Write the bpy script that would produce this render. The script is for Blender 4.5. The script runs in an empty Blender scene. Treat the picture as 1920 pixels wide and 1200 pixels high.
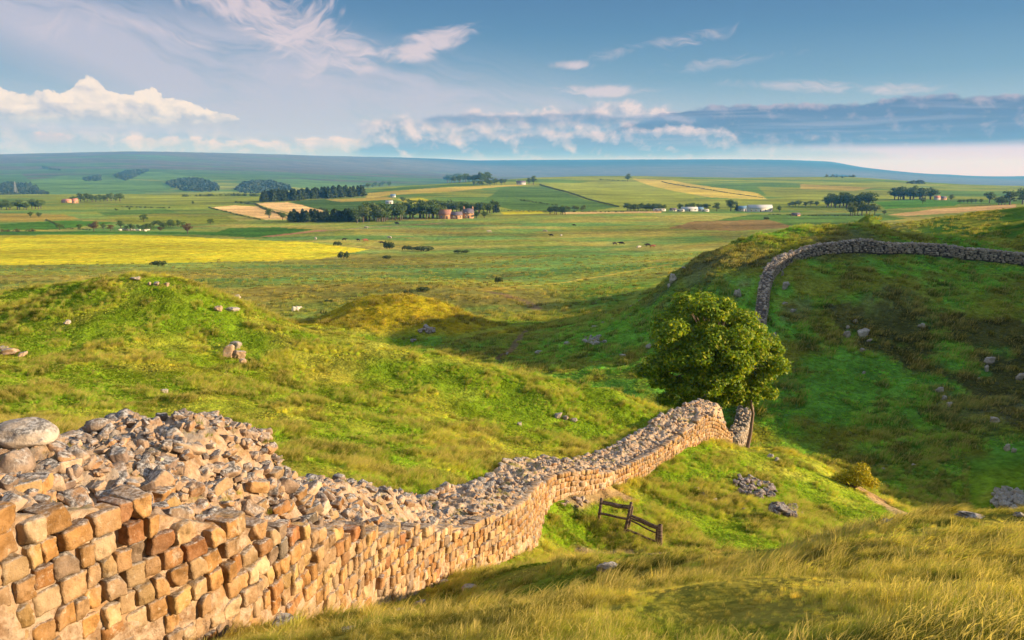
import bpy, math, random
import numpy as np
from mathutils import Vector, Matrix
random.seed(7); RS = np.random.RandomState(11)
scene = bpy.context.scene
COL = scene.collection
rad = math.radians

# ---------------------------------------------------------------- camera
FPX = 1493.0; PITCH = rad(10.4); CP, SP = math.cos(PITCH), math.sin(PITCH)
cam = bpy.data.cameras.new('camera'); cam_o = bpy.data.objects.new('camera', cam); COL.objects.link(cam_o)
cam.sensor_width = 36.0; cam.lens = FPX / 1920 * 36.0
cam.clip_start = 0.05; cam.clip_end = 60000
cam_o.location = (0, 0, 0); cam_o.rotation_euler = (rad(90) - PITCH, 0, 0)
scene.camera = cam_o
scene.view_settings.view_transform = 'Standard'; scene.view_settings.look = 'None'
scene.view_settings.gamma = 1; scene.view_settings.exposure = 1.2

def e_of(py):                       # tangent of elevation of an image row of the centre column
    v = (600 - py) / FPX
    return (-SP + v * CP) / (CP + v * SP)
def P(px, py, Y):                   # a photo point at ground distance Y becomes a world point
    u = (px - 960) / FPX; v = (600 - py) / FPX
    t = Y / (CP + v * SP)
    return np.array([u * t, Y, (-SP + v * CP) * t])
def proj(x, y, z):
    f = y * CP - z * SP; up = y * SP + z * CP
    return 960 + FPX * x / f, 600 - FPX * up / f

# ---------------------------------------------------------------- sun
SUN_EL, SUN_AZ = rad(15.5), rad(-5)      # azimuth: from +X towards +Y
sdir = Vector((math.cos(SUN_EL) * math.cos(SUN_AZ), math.cos(SUN_EL) * math.sin(SUN_AZ), math.sin(SUN_EL)))
sl = bpy.data.lights.new('sun', 'SUN'); so = bpy.data.objects.new('sun', sl); COL.objects.link(so)
sl.energy = 4.9; sl.angle = rad(0.6); sl.color = (1.0, 0.75, 0.47)
so.rotation_euler = (-sdir).to_track_quat('-Z', 'Y').to_euler(); so.location = (60, 10, 40)

# ---------------------------------------------------------------- node helpers
class NT:
    def __init__(s, tree): s.t = tree; s.n = tree.nodes; s.l = tree.links
    def put(s, sock, val):
        if isinstance(val, bpy.types.NodeSocket): s.l.new(val, sock)
        elif isinstance(val, (tuple, list)) and hasattr(sock.default_value, '__len__'):
            n = len(sock.default_value); v = list(val)[:n]
            while len(v) < n: v.append(1.0)
            sock.default_value = v
        else: sock.default_value = val
    def m(s, op, a, b=None, c=None, clamp=False):
        k = s.n.new('ShaderNodeMath'); k.operation = op; k.use_clamp = clamp
        s.put(k.inputs[0], a)
        if b is not None: s.put(k.inputs[1], b)
        if c is not None: s.put(k.inputs[2], c)
        return k.outputs[0]
    def add(s, a, b): return s.m('ADD', a, b)
    def sub(s, a, b): return s.m('SUBTRACT', a, b)
    def mul(s, a, b): return s.m('MULTIPLY', a, b)
    def step(s, x, lo, hi, t0=0.0, t1=1.0, kind='SMOOTHSTEP'):
        k = s.n.new('ShaderNodeMapRange'); k.interpolation_type = kind
        for i, v in zip((0, 1, 2, 3, 4), (x, lo, hi, t0, t1)): s.put(k.inputs[i], v)
        return k.outputs[0]
    def mix(s, f, a, b, mode='MIX'):
        k = s.n.new('ShaderNodeMix'); k.data_type = 'RGBA'; k.blend_type = mode
        s.put(k.inputs[0], f); s.put(k.inputs[6], a); s.put(k.inputs[7], b)
        return k.outputs[2]
    def noise(s, vec, scale, detail=4, rough=.55, dist=0.0, lac=2.0):
        k = s.n.new('ShaderNodeTexNoise'); s.put(k.inputs['Scale'], scale)
        k.inputs['Detail'].default_value = detail; k.inputs['Roughness'].default_value = rough
        k.inputs['Distortion'].default_value = dist; k.inputs['Lacunarity'].default_value = lac
        if vec is not None: s.l.new(vec, k.inputs['Vector'])
        return k.outputs[0]
    def voro(s, vec, scale, feature='F1'):
        k = s.n.new('ShaderNodeTexVoronoi'); k.feature = feature; k.inputs['Scale'].default_value = scale
        if vec is not None: s.l.new(vec, k.inputs['Vector'])
        return k
    def xyz(s, x, y, z=0.0):
        k = s.n.new('ShaderNodeCombineXYZ')
        for i, v in enumerate((x, y, z)): s.put(k.inputs[i], v)
        return k.outputs[0]
    def sep(s, v):
        k = s.n.new('ShaderNodeSeparateXYZ'); s.l.new(v, k.inputs[0]); return k.outputs
    def vscale(s, v, sc):
        k = s.n.new('ShaderNodeVectorMath'); k.operation = 'MULTIPLY'; s.l.new(v, k.inputs[0]); k.inputs[1].default_value = sc
        return k.outputs[0]
    def attr(s, name, kind='GEOMETRY'):
        k = s.n.new('ShaderNodeAttribute'); k.attribute_name = name; k.attribute_type = kind; return k
    def pos(s): return s.n.new('ShaderNodeNewGeometry').outputs['Position']
    def curve(s, x, pts):           # piecewise curve through (x, y) points, y may be any value
        xs = [p[0] for p in pts]; ys = [p[1] for p in pts]; x0, x1 = xs[0], xs[-1]; y0, y1 = min(ys), max(ys)
        f = s.step(x, x0, x1, kind='LINEAR')
        k = s.n.new('ShaderNodeFloatCurve'); s.l.new(f, k.inputs[1]); c = k.mapping.curves[0]
        q = [((a - x0) / (x1 - x0), (b - y0) / max(1e-9, y1 - y0)) for a, b in pts]
        c.points[0].location = q[0]; c.points[1].location = q[-1]
        for a in q[1:-1]: c.points.new(*a)
        for p_ in c.points: p_.handle_type = 'AUTO'
        k.mapping.update()
        return s.m('MULTIPLY_ADD', k.outputs[0], y1 - y0, y0)

def srgb(r, g, b):
    return tuple((c / 255 / 12.92) if c / 255 <= .04045 else ((c / 255 + .055) / 1.055) ** 2.4 for c in (r, g, b))

# ---------------------------------------------------------------- world: sky with clouds
world = bpy.data.worlds.new('World'); scene.world = world; world.use_nodes = True
w = NT(world.node_tree); w.n.clear()
SKYX = 2 ** scene.view_settings.exposure      # clouds are given as seen; divide by the exposure
def skc(r, g, b, k=1.0):                       # a seen sRGB colour -> value ahead of the 0.1 strength
    return tuple(c / SKYX / 0.1 * k for c in srgb(r, g, b)) + (1,)
def AE(px, py):
    d = P(px, py, 1.0); return math.atan2(d[0], d[1]), math.atan2(d[2], math.hypot(d[0], d[1]))
sky = w.n.new('ShaderNodeTexSky'); sky.sky_type = 'NISHITA'; sky.sun_disc = False
sky.sun_elevation = SUN_EL; sky.sun_rotation = rad(90) - SUN_AZ; sky.altitude = 250; sky.air_density = 1.0; sky.dust_density = 0.6; sky.ozone_density = 3.0
tc = w.n.new('ShaderNodeTexCoord').outputs['Generated']
X, Y, Z = w.sep(tc)
az = w.m('ARCTAN2', X, Y); el = w.m('ARCSINE', Z)
ELK = 1.0
UV = w.xyz(az, el, 0.0)
# clear sky tone: the physical sky, graded with elevation (teal overhead, pale and pink at the horizon)
grade = w.n.new('ShaderNodeValToRGB'); w.l.new(w.step(el, 0.0, 0.22, kind='LINEAR'), grade.inputs[0])
cr = grade.color_ramp
stops = [(0.0, (244, 196, 276)), (.10, (230, 196, 240)), (.28, (164, 182, 198)), (.5, (112, 150, 176)), (.75, (76, 124, 160)), (1.0, (56, 104, 147))]
while len(cr.elements) < len(stops): cr.elements.new(.5)
for e_, (p_, c_) in zip(cr.elements, stops): e_.position = p_; e_.color = skc(*c_)
skycol = w.mix(.93, w.mix(1.0, sky.outputs[0], (.8, 1.0, 1.2, 1), 'MULTIPLY'), grade.outputs[0])
# right side a little darker and deeper, as in the photograph away from the sun haze
# --- thin veil and cirrus streaks
rot = lambda ang: w.xyz(w.add(w.mul(az, math.cos(ang)), w.mul(el, -math.sin(ang))), w.add(w.mul(az, math.sin(ang)), w.mul(el, math.cos(ang))), 0.0)
warp = w.noise(UV, 9, 3, .5)
st = rot(rad(14)); sx, sy, _ = w.sep(st)
v1 = w.noise(w.xyz(w.mul(sx, 3.0), w.add(w.mul(sy, 20), w.mul(warp, 1.1)), 0.3), 1.0, 9, .62, .5)
fil = w.noise(w.xyz(w.mul(sx, 16.0), w.add(w.mul(sy, 75), w.mul(warp, 5.0)), 2.0), 1.0, 6, .6, 1.0)
def blob(px, py, rx, ry, ang=0.0):
    a0, e0 = AE(px, py); r = 1 / FPX
    da = w.sub(az, a0); de = w.sub(el, e0)
    c, s_ = math.cos(rad(ang)), math.sin(rad(ang))
    xx = w.m('DIVIDE', w.add(w.mul(da, c), w.mul(de, -s_)), rx * r)
    yy = w.m('DIVIDE', w.add(w.mul(da, s_), w.mul(de, c)), ry * r)
    return w.m('EXPONENT', w.mul(w.add(w.mul(xx, xx), w.mul(yy, yy)), -1.0))
def addall(l):
    o = l[0]
    for k in l[1:]: o = w.add(o, k)
    return o
veilmask = addall([blob(300, 110, 520, 70, 14), blob(850, 190, 560, 60, 10), blob(560, 240, 700, 50, 2)])
veil = w.mul(w.mul(w.step(v1, .24, .56), w.m('MINIMUM', veilmask, 1.0)), .95)
c1 = w.mix(w.add(w.mul(veil, .9), .07), skycol, skc(192, 190, 208))
# tufts, each with its own filament direction
def tuft(px, py, rx, ry, ang, fa, seed, thr=.40, gain=1.0, sx_=14, sy_=46):
    q = rot(rad(fa)); qx, qy, _ = w.sep(q)
    n_ = w.noise(w.xyz(w.mul(qx, sx_), w.add(w.mul(qy, sy_), w.mul(warp, 4.5)), seed), 1.0, 8, .6, .9)
    b = blob(px, py, rx, ry, ang)
    return w.mul(w.mul(w.step(w.add(n_, w.mul(b, .30)), thr + .20, thr + .48), w.step(b, .08, .55)), gain)
tf = [tuft(520, 45, 190, 42, 24, 22, 1.0), tuft(575, 60, 90, 60, -40, -42, 2.0), tuft(655, 82, 60, 22, 8, 10, 3.0, .34), tuft(430, 15, 160, 30, 22, 24, 4.0),
      tuft(760, 100, 62, 17, -3, -4, 5.0, .32), tuft(830, 68, 70, 16, -10, -14, 6.0, .36), tuft(800, 88, 80, 14, -12, -12, 7.0, .40), tuft(1070, 122, 34, 10, 0, 0, 8.0, .34),
      tuft(1245, 78, 150, 16, -9, -9, 9.0, .44, .55), tuft(1340, 118, 150, 14, -5, -6, 10.0, .46, .45), tuft(1130, 172, 105, 11, 0, 0, 11.0, .36, .9), tuft(1560, 162, 170, 12, 4, 3, 12.0, .40, .7),
      tuft(590, 118, 45, 30, -40, -40, 13.0, .44, .6), tuft(90, 60, 90, 30, -25, -30, 14.0, .48, .35), tuft(300, 60, 260, 12, 15, 15, 15.0, .44, .5)]
cir = tf[0]
for k in tf[1:]: cir = w.m('MAXIMUM', cir, k)
c2 = w.mix(w.mul(cir, .82), c1, skc(226, 208, 214))
# --- cumulus banks: a top profile, roughened by billows
bw = w.noise(w.xyz(az, w.mul(el, 1.35), 0.0), 34, 9, .60, .25)
bw2 = w.noise(w.xyz(w.add(az, .007), w.add(w.mul(el, 1.35), .009), 0.0), 34, 9, .60, .25)
bwf = w.noise(w.xyz(az, w.mul(el, 1.2), 3.0), 95, 6, .6, .2)
vr = w.voro(w.xyz(az, w.mul(el, 1.3), w.mul(warp, .05)), 46, 'SMOOTH_F1').outputs['Distance']
puff = w.add(w.add(w.mul(bw, .8), w.mul(w.sub(bwf, .5), .55)), w.mul(w.sub(.55, vr), .5))
streak = w.noise(w.xyz(w.mul(az, 5.0), w.mul(el, 95.0), 5.0), 1.0, 6, .6, .6)
relief = w.sub(bw, bw2)
def bank(col, top, bottom, amp, soft, lit, shade, seed=0.0, lo=0.0, hi=1.0, opacity=1.0, relk=3.0, edge=.03, pk=1.1):
    """top: [(px, py)], bottom: py, seen colours; draws a bank of cloud over col"""
    pts = [(AE(x_, 250)[0], AE(960, y_)[1]) for x_, y_ in top]
    tp = w.curve(az, pts); bt = AE(960, bottom)[1]
    h = w.sub(w.add(tp, w.mul(w.sub(puff, .5), amp)), el)
    m = w.mul(w.step(h, 0.0, soft), w.step(el, bt - .004 - edge * .5, bt + edge * .2))
    m = w.mul(m, w.mul(w.step(az, pts[0][0], pts[0][0] + .02), w.step(az, pts[-1][0] - .02, pts[-1][0], 1.0, 0.0)))
    lvl = w.m('DIVIDE', w.sub(el, bt), w.m('MAXIMUM', w.sub(tp, bt), .004))
    sh = w.add(w.add(w.step(lvl, lo, hi, kind='LINEAR'), w.mul(relief, relk)), w.mul(w.sub(puff, .55), pk))
    c_ = w.mix(w.m('MULTIPLY', sh, 1.0, clamp=True), skc(*shade), skc(*lit)); c_ = w.mix(w.mul(w.step(streak, .48, .72), .38), c_, skc(176, 176, 200))
    return w.mix(w.mul(m, opacity), col, c_)
# soft lavender layer low over the horizon
c3 = bank(c2, [(-700, 262), (-100, 240), (300, 236), (520, 246), (680, 262), (900, 240), (1200, 232), (1500, 262), (1700, 290)], 292, .022, .016, (220, 208, 214), (163, 178, 200), lo=.0, hi=1.1, opacity=.75, edge=.012)
c4 = bank(c3, [(-700, 230), (-60, 185), (20, 186), (70, 190), (130, 190), (152, 172), (178, 163), (210, 184), (250, 190), (285, 178), (320, 192), (380, 202), (430, 218), (470, 236), (520, 262)], 232, .024, .0022, (248, 230, 218), (186, 188, 204), lo=-.35, hi=.65, relk=2.6, edge=.012, pk=.8)
c5 = bank(c4, [(200, 282), (260, 258), (340, 256), (420, 264), (560, 258), (620, 256), (690, 258), (720, 282)], 286, .016, .005, (240, 216, 212), (186, 190, 206), lo=-.2, hi=1.0, relk=2.4, edge=.006, pk=.8)
c5 = bank(c5, [(40, 268), (70, 256), (110, 256), (150, 268)], 270, .008, .004, (236, 206, 206), (200, 190, 204), relk=3.0, edge=.006)
c6 = bank(c5, [(660, 250), (740, 214), (800, 218), (860, 206), (1000, 196), (1100, 188), (1210, 190), (1300, 205), (1340, 230)], 288, .024, .010, (232, 212, 214), (138, 158, 188), lo=.0, hi=1.05, relk=2.6, opacity=.92, edge=.010, pk=1.0)
c7 = bank(c6, [(1040, 268), (1120, 250), (1200, 226), (1270, 206), (1330, 198), (1440, 199), (1560, 201), (1640, 196), (1730, 190), (1800, 194), (1880, 196), (1960, 200), (2600, 210), (2900, 240)], 272, .018, .004, (222, 198, 206), (96, 120, 156), lo=.80, hi=1.25, relk=1.2, opacity=.97, edge=.010, pk=.55)
c7 = bank(c7, [(780, 226), (860, 210), (960, 212), (1080, 206), (1180, 214), (1290, 212), (1340, 226)], 228, .012, .006, (200, 188, 206), (112, 138, 174), lo=.6, hi=1.3, relk=1.6, opacity=.75, edge=.010, pk=.6)
c8 = bank(c7, [(640, 284), (720, 262), (840, 248), (960, 244), (1100, 242), (1220, 238), (1330, 236), (1380, 256), (1400, 284)], 284, .018, .006, (230, 208, 212), (126, 150, 184), lo=.25, hi=1.1, relk=2.6, opacity=.85, edge=.008, pk=1.0)
c9 = w.mix(w.step(el, .26, .60), c8, skc(205, 212, 222, .95))   # unseen overhead sky above the frame, brightened to add ambient fill
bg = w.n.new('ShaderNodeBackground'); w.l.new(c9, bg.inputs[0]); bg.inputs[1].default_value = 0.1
world.cycles.sampling_method = 'MANUAL'; world.cycles.sample_map_resolution = 256
wo = w.n.new('ShaderNodeOutputWorld'); w.l.new(bg.outputs[0], wo.inputs[0])

# ---------------------------------------------------------------- numpy noise
def _h(ix, iy, seed):
    h = (ix.astype(np.int64) * 374761393 + iy.astype(np.int64) * 668265263 + seed * 974634777) & 0xffffffff
    h = ((h ^ (h >> 13)) * 1274126177) & 0xffffffff
    h = (h ^ (h >> 16)) & 0xffff
    return h / 65535.0
def vn(x, y, seed=0):
    ix = np.floor(x); iy = np.floor(y); fx = x - ix; fy = y - iy
    fx = fx * fx * (3 - 2 * fx); fy = fy * fy * (3 - 2 * fy)
    a = _h(ix, iy, seed); b = _h(ix + 1, iy, seed); c = _h(ix, iy + 1, seed); d = _h(ix + 1, iy + 1, seed)
    return (a * (1 - fx) + b * fx) * (1 - fy) + (c * (1 - fx) + d * fx) * fy
def fbm(x, y, seed=0, o=4):
    s = 0; amp = .5; t = 0
    for k in range(o):
        s = s + amp * vn(x * 1.0 + 17.3 * k, y + 9.1 * k, seed + k); t += amp; amp *= .5
        x, y = x * 1.62 - y * 1.18, x * 1.18 + y * 1.62
    return s / t
def sstep(x, a, b):
    t = np.clip((x - a) / (b - a), 0, 1); return t * t * (3 - 2 * t)

# ---------------------------------------------------------------- terrain through measured lines
OFF = 5.0; KA = 1.8
WB = [(0, 1262, 5.2), (240, 1240, 6.3), (480, 1203, 7.7), (700, 1140, 11), (850, 1090, 15.8), (990, 1037, 21), (1027, 955, 25.5),
      (1067, 922, 27.2), (1107, 918, 28.2), (1183, 903, 32), (1267, 863, 37), (1333, 830, 42), (1373, 833, 46)]
HCREST = [(1240, 545, 90), (1262, 517, 90), (1300, 490, 92), (1350, 464, 94), (1400, 447, 96), (1440, 436, 98), (1500, 427, 100), (1600, 422, 101), (1650, 425, 100),
          (1700, 441, 98), (1750, 446, 97), (1800, 446, 97), (1850, 455, 96), (1920, 472, 95), (2100, 470, 95)]
FEAT = [WB,
 [(500, 1215, 4.6), (700, 1205, 3.6), (960, 1205, 3.2), (1300, 1205, 3.1), (1920, 1200, 3.0), (2300, 1190, 3.0)],
 [(700, 1165, 7.5), (900, 1140, 8), (1100, 1120, 7), (1300, 1112, 6.2), (1550, 1090, 6), (1920, 1070, 5.8), (2300, 1060, 5.8)],
 [(930, 1075, 15), (1000, 1052, 15), (1100, 1044, 13.5), (1200, 1037, 12), (1300, 1031, 11), (1400, 1029, 10), (1550, 1013, 9.5), (1700, 985, 9), (1800, 972, 9), (1920, 962, 8.5), (2300, 940, 8)],
 [(1300, 1062, 15), (1400, 1066, 14), (1550, 1058, 13.5), (1700, 1040, 13), (1920, 1030, 13)],
 [(1060, 1015, 24.5), (1120, 992, 26), (1183, 1008, 25.4), (1240, 1026, 24.8), (1320, 1036, 24.5), (1400, 1036, 25), (1550, 1034, 26), (1700, 1030, 27), (1920, 1040, 28)],
 [(1200, 950, 29), (1300, 955, 31), (1400, 960, 31), (1550, 985, 31), (1650, 1000, 32)],
 [(1300, 880, 36.5), (1400, 890, 37), (1500, 915, 37), (1600, 950, 36)],
 [(1400, 838, 45.5), (1450, 842, 44.5), (1500, 856, 43.5), (1560, 882, 42), (1640, 930, 39), (1715, 968, 36.5), (1800, 1010, 33)],
 # behind the wall and up the left mound
 [(-300, 900, 13), (0, 880, 12), (150, 880, 13), (300, 895, 14), (480, 920, 15.5), (700, 962, 17.5), (800, 966, 19.5), (870, 948, 21.5)],
 [(-300, 800, 22), (0, 800, 21), (290, 815, 22), (500, 850, 22.5), (700, 885, 23), (850, 880, 25), (930, 880, 27)],
 [(-300, 700, 31), (0, 700, 31), (290, 710, 32), (500, 752, 31), (700, 790, 31), (850, 820, 31), (1000, 848, 31), (1100, 853, 33), (1183, 848, 36)],
 [(-300, 640, 40), (0, 625, 40), (150, 600, 41), (290, 590, 42), (450, 640, 41), (600, 690, 40), (800, 735, 39), (1000, 775, 38), (1150, 800, 39)],
 [(-400, 600, 50), (-150, 580, 50), (0, 560, 50), (100, 541, 50), (200, 523, 50), (290, 516, 50), (350, 523, 49.5), (450, 560, 48), (600, 622, 47), (800, 666, 45), (1000, 704, 43.5), (1150, 739, 42.5), (1235, 769, 43), (1300, 800, 44.5)],
 [(-300, 720, 60), (0, 690, 60), (290, 680, 60), (450, 700, 59), (600, 735, 57), (800, 760, 54), (1000, 780, 52), (1150, 800, 50), (1250, 830, 50), (1320, 850, 50)],
 [(1300, 835, 55), (1400, 840, 54), (1500, 868, 52), (1600, 905, 49), (1700, 945, 45.5), (1800, 975, 42), (1920, 985, 40)],
 # gap floor and far valley
 [(600, 720, 75), (800, 720, 72), (1000, 722, 69), (1100, 735, 66), (1200, 752, 63), (1300, 770, 61), (1400, 790, 60), (1500, 800, 59), (1600, 820, 57), (1700, 850, 54), (1800, 880, 51), (1920, 900, 48)],
 [(0, 660, 85), (290, 660, 85), (500, 650, 88), (640, 655, 90), (760, 655, 88), (900, 660, 85), (1000, 670, 82), (1100, 668, 77), (1200, 690, 70), (1300, 700, 68), (1400, 705, 67), (1500, 710, 66.5), (1600, 715, 65.5), (1700, 725, 64), (1800, 735, 62), (1920, 740, 60)],
 [(0, 610, 110), (290, 605, 110), (500, 604, 108), (600, 606, 104)],
 [(585, 612, 97), (620, 612, 97), (700, 624, 96), (780, 632, 95), (850, 628, 96), (900, 625, 100), (1000, 632, 98), (1100, 625, 88), (1200, 612, 82), (1300, 610, 78), (1400, 612, 75.5), (1500, 610, 75), (1600, 610, 74.5), (1700, 615, 73), (1920, 640, 70)],
 [(590, 602, 108), (618, 588, 109), (650, 568, 110), (690, 556, 110), (750, 553, 110), (800, 557, 110), (838, 572, 110), (872, 590, 110), (920, 604, 112)],
 [(600, 606, 124), (700, 604, 126), (780, 604, 126), (860, 602, 126), (950, 596, 122), (1030, 600, 118), (1120, 592, 112), (1200, 575, 100)],
 [(1280, 555, 85), (1340, 530, 84), (1400, 530, 83), (1500, 520, 82.5), (1600, 520, 82), (1700, 522, 81), (1800, 535, 80), (1920, 545, 79)],
 [(1460, 500, 87), (1500, 484, 88), (1560, 474, 89), (1640, 473, 90), (1700, 477, 89.5), (1800, 486, 89), (1920, 494, 88)],
 HCREST,
 [(1260, 560, 108), (1300, 545, 112), (1400, 520, 116), (1500, 495, 118), (1600, 470, 116), (1700, 470, 112), (1920, 485, 108)],
 # plain
 [(-400, 560, 165), (0, 556, 165), (290, 556, 160), (500, 560, 155), (700, 552, 155), (850, 560, 150), (1000, 577, 140), (1100, 562, 150), (1200, 545, 160), (1300, 530, 175), (1450, 500, 190), (1600, 480, 195)],
 [(-400, 515, 240), (0, 515, 240), (400, 515, 240), (700, 518, 235), (900, 524, 225), (1050, 512, 240), (1200, 500, 250), (1350, 485, 260), (1500, 465, 270)],
 [(-400, 498, 295), (0, 498, 295), (300, 495, 300), (600, 487, 330), (900, 480, 330), (1200, 475, 335), (1400, 460, 350), (1600, 448, 370)],
 [(-400, 465, 390), (0, 465, 385), (300, 462, 390), (700, 465, 390), (1000, 455, 410), (1200, 447, 430), (1400, 440, 440), (1600, 432, 450)],
 [(-400, 436, 480), (0, 438, 480), (300, 438, 480), (500, 444, 465), (700, 432, 500), (860, 425, 540), (1000, 425, 530), (1200, 422, 545), (1500, 420, 540), (1700, 418, 540)],
 [(-400, 415, 600), (0, 415, 600), (300, 415, 600), (600, 413, 610), (860, 408, 640), (1000, 405, 650), (1200, 400, 680), (1400, 398, 700), (1600, 400, 680), (1800, 395, 700)],
 # right hand ridges behind the hill
 [(1700, 470, 125), (1800, 460, 125), (1920, 445, 120)],
 [(1740, 447, 150), (1780, 436, 150), (1840, 424, 148), (1920, 412, 145), (2100, 395, 140)],
 [(1700, 450, 175), (1800, 440, 175), (1920, 425, 175)],
 [(1600, 440, 260), (1650, 428, 250), (1700, 418, 240), (1750, 410, 235), (1830, 399, 230), (1920, 388, 225), (2100, 370, 215)],
 [(1650, 440, 340), (1800, 430, 340), (1920, 420, 340)],
 [(1440, 478, 131), (1520, 476, 131), (1600, 474, 130), (1680, 468, 130), (1730, 466, 129)], [(1760, 420, 400), (1850, 412, 400), (1960, 404, 400), (2100, 396, 400)],
 [(1500, 474, 150), (1600, 468, 150), (1690, 460, 145)], [(1560, 456, 200), (1650, 450, 195)],
 [(1500, 392, 780), (1700, 388, 800), (1920, 385, 800)],
 [(-400, 395, 800), (0, 395, 800), (200, 392, 820), (450, 395, 800), (600, 390, 820), (750, 388, 800), (1000, 392, 820), (1100, 393, 800), (1300, 388, 860), (1500, 383, 920), (1700, 378, 980), (1920, 376, 1000)],
 [(-400, 376, 1150), (0, 376, 1150), (150, 374, 1150), (300, 374, 1150), (500, 372, 1150), (650, 368, 1200), (800, 362, 1200), (1000, 365, 1200), (1200, 362, 1300), (1500, 360, 1400), (1700, 360, 1500), (1920, 362, 1500)],
 [(-400, 366, 1500), (0, 366, 1500), (300, 364, 1500), (500, 362, 1500), (620, 358, 1500), (700, 352, 1550), (780, 347, 1650), (850, 343, 1800), (900, 340, 1800), (1000, 340, 1800), (1100, 344, 1800)],
 [(-400, 368, 1900), (0, 369, 1900), (300, 368, 1900), (500, 366, 1900)],
 [(700, 360, 2400), (850, 352, 2700), (950, 344, 2900)],
 [(850, 343, 2000), (940, 337, 2100), (1000, 333, 2200), (1100, 331, 2300), (1200, 331, 2300), (1300, 333, 2300), (1400, 335, 2300), (1500, 333, 2400), (1600, 333, 2500), (1700, 339, 2500), (1800, 345, 2500), (1920, 349, 2500), (2300, 352, 2500)],
 [(1000, 342, 3600), (1200, 341, 3600), (1400, 342, 3600), (1600, 342, 3700), (1920, 354, 3700)],
 [(-400, 352, 2500), (0, 352, 2500), (300, 350, 2500), (500, 348, 2600)],
 [(-400, 325, 4000), (0, 325, 4000), (300, 322, 4000), (500, 326, 4200), (650, 330, 4500), (850, 330, 5500)],
 [(-400, 300, 6200), (0, 297, 6200), (250, 294, 6200), (500, 305, 6500), (700, 313, 7200), (850, 316, 8500)],
 [(-400, 296, 8000), (-100, 291, 7600), (0, 290, 7500), (110, 287, 7400), (250, 284, 7300), (330, 286, 7300), (430, 290, 7500), (540, 294, 7800), (620, 297, 8200), (760, 301, 9000), (860, 304, 10000)],
 [(-400, 304, 11000), (0, 300, 11000), (300, 296, 11000), (450, 300, 11500), (560, 300, 12000), (640, 294, 12500), (690, 292, 12500), (740, 295, 12500), (820, 299, 12500)],
 [(1000, 330, 7500), (1100, 330, 7500), (1300, 330, 7500), (1500, 332, 7500), (1700, 340, 7500), (1920, 345, 7500)],
 [(900, 303, 13000), (980, 300, 13500), (1040, 299, 13500), (1150, 299, 13500), (1200, 298, 13500), (1300, 299, 13500), (1380, 298, 13500), (1450, 296, 13500), (1500, 300, 13500), (1560, 303, 13500), (1600, 311, 13500), (1640, 320, 13500), (1680, 322, 13500), (1730, 328, 13500),
  (1760, 326, 13500), (1800, 329, 13500), (1860, 332, 13500), (1920, 331, 13500), (2300, 331, 13500)],
 [(-400, 320, 17000), (500, 320, 17000), (1200, 320, 17000), (1900, 336, 17000), (2300, 335, 17000)],
]
WPT = [(-8, -3, -3.4), (-4, -3, -2.3), (0, -3, -1.5), (5, -3, -1.1), (-1.4, -4.4, -1.6), (1.4, -4.4, -1.4), (-3.9, 0, -2.5), (-2, 0, -1.9), (0, 0, -1.6), (3, 0, -1.35), (7, 0, -1.4), (-8, 1, -3.7), (-3.6, 3, -2.95), (-1.8, 3, -2.35),
       (-12, 4, -4.3), (-7, 5, -4.1), (12, 4, -2.6), (18, 8, -5), (-8.5, 9, -5.2), (-20, 10, -5.6), (25, 20, -10.5), (40, 30, -15), (30, 30, -15.5), (45, 40, -15), (60, 50, -10.5), (60, 60, -6.5), (80, 62, -4), (76, 70, 1), (76, 80, 4.5), (76, 89, 4), (74, 95, -1), (76, 104, -5), (76, 116, -6), (100, 62, 0), (100, 75, 6), (100, 88, 5), (100, 100, -3), (100, 112, -5), (62, 76, -6), (130, 80, 2),  # unseen rise right of the frame, its heights shaped to shade the far hill
       (75, 100, -5), (58, 37, -9.5), (100, 40, -9), (140, 125, -4), (60, 20, -14), (110, 10, -14), (-60, 30, -10), (-60, 15, -8), (-90, 50, -8), (-140, 90, -18), (-25, 20, -6.8), (190, 100, -2), (220, 160, -8), (260, 60, -6), (60, 135, -6), (300, 250, -6),
       (260, 400, -12), (500, 500, -20), (-400, 150, -28), (-800, 400, -36), (-3000, 1000, -30), (3000, 1000, -30), (9000, 5000, 50), (-9000, 5000, 60)]
pts = []
for ln in FEAT:
    for (a, b) in zip(ln[:-1], ln[1:]):
        n_ = max(1, int(math.ceil(abs(b[0] - a[0]) / 85.0)))
        for k in range(n_):
            t = k / n_
            pts.append(P(a[0] + (b[0] - a[0]) * t, a[1] + (b[1] - a[1]) * t, math.exp(math.log(a[2]) * (1 - t) + math.log(b[2]) * t)))
    pts.append(P(*ln[-1]))
pts += [np.array(p_, float) for p_ in WPT]
pts = np.array(pts)
Rr = pts[:, 1] + OFF
S = np.stack([pts[:, 0] / Rr * KA, np.log(Rr)], 1); V = pts[:, 2] / Rr
d2 = ((S[:, None] - S[None]) ** 2).sum(-1)
near_dup = np.where(np.tril(d2 < 4e-4, -1).any(1))[0]
keep = np.setdiff1d(np.arange(len(S)), near_dup); S = S[keep]; V = V[keep]
def kern(r2): return .5 * r2 * np.log(r2 + 1e-12)
N = len(S); A = kern(((S[:, None] - S[None]) ** 2).sum(-1)) + np.eye(N) * 4e-4
B = np.zeros((N + 3, N + 3)); B[:N, :N] = A; B[:N, N] = 1; B[:N, N + 1:] = S; B[N, :N] = 1; B[N + 1:, :N] = S.T
sol = np.linalg.solve(B, np.concatenate([V, np.zeros(3)]))
def tps(q):
    o = np.empty(len(q))
    for i in range(0, len(q), 8000):
        c = q[i:i + 8000]
        r2 = ((c ** 2).sum(1)[:, None] + (S ** 2).sum(1)[None] - 2 * c @ S.T).clip(0)
        o[i:i + 8000] = kern(r2) @ sol[:N] + sol[N] + c @ sol[N + 1:]
    return o
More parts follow.
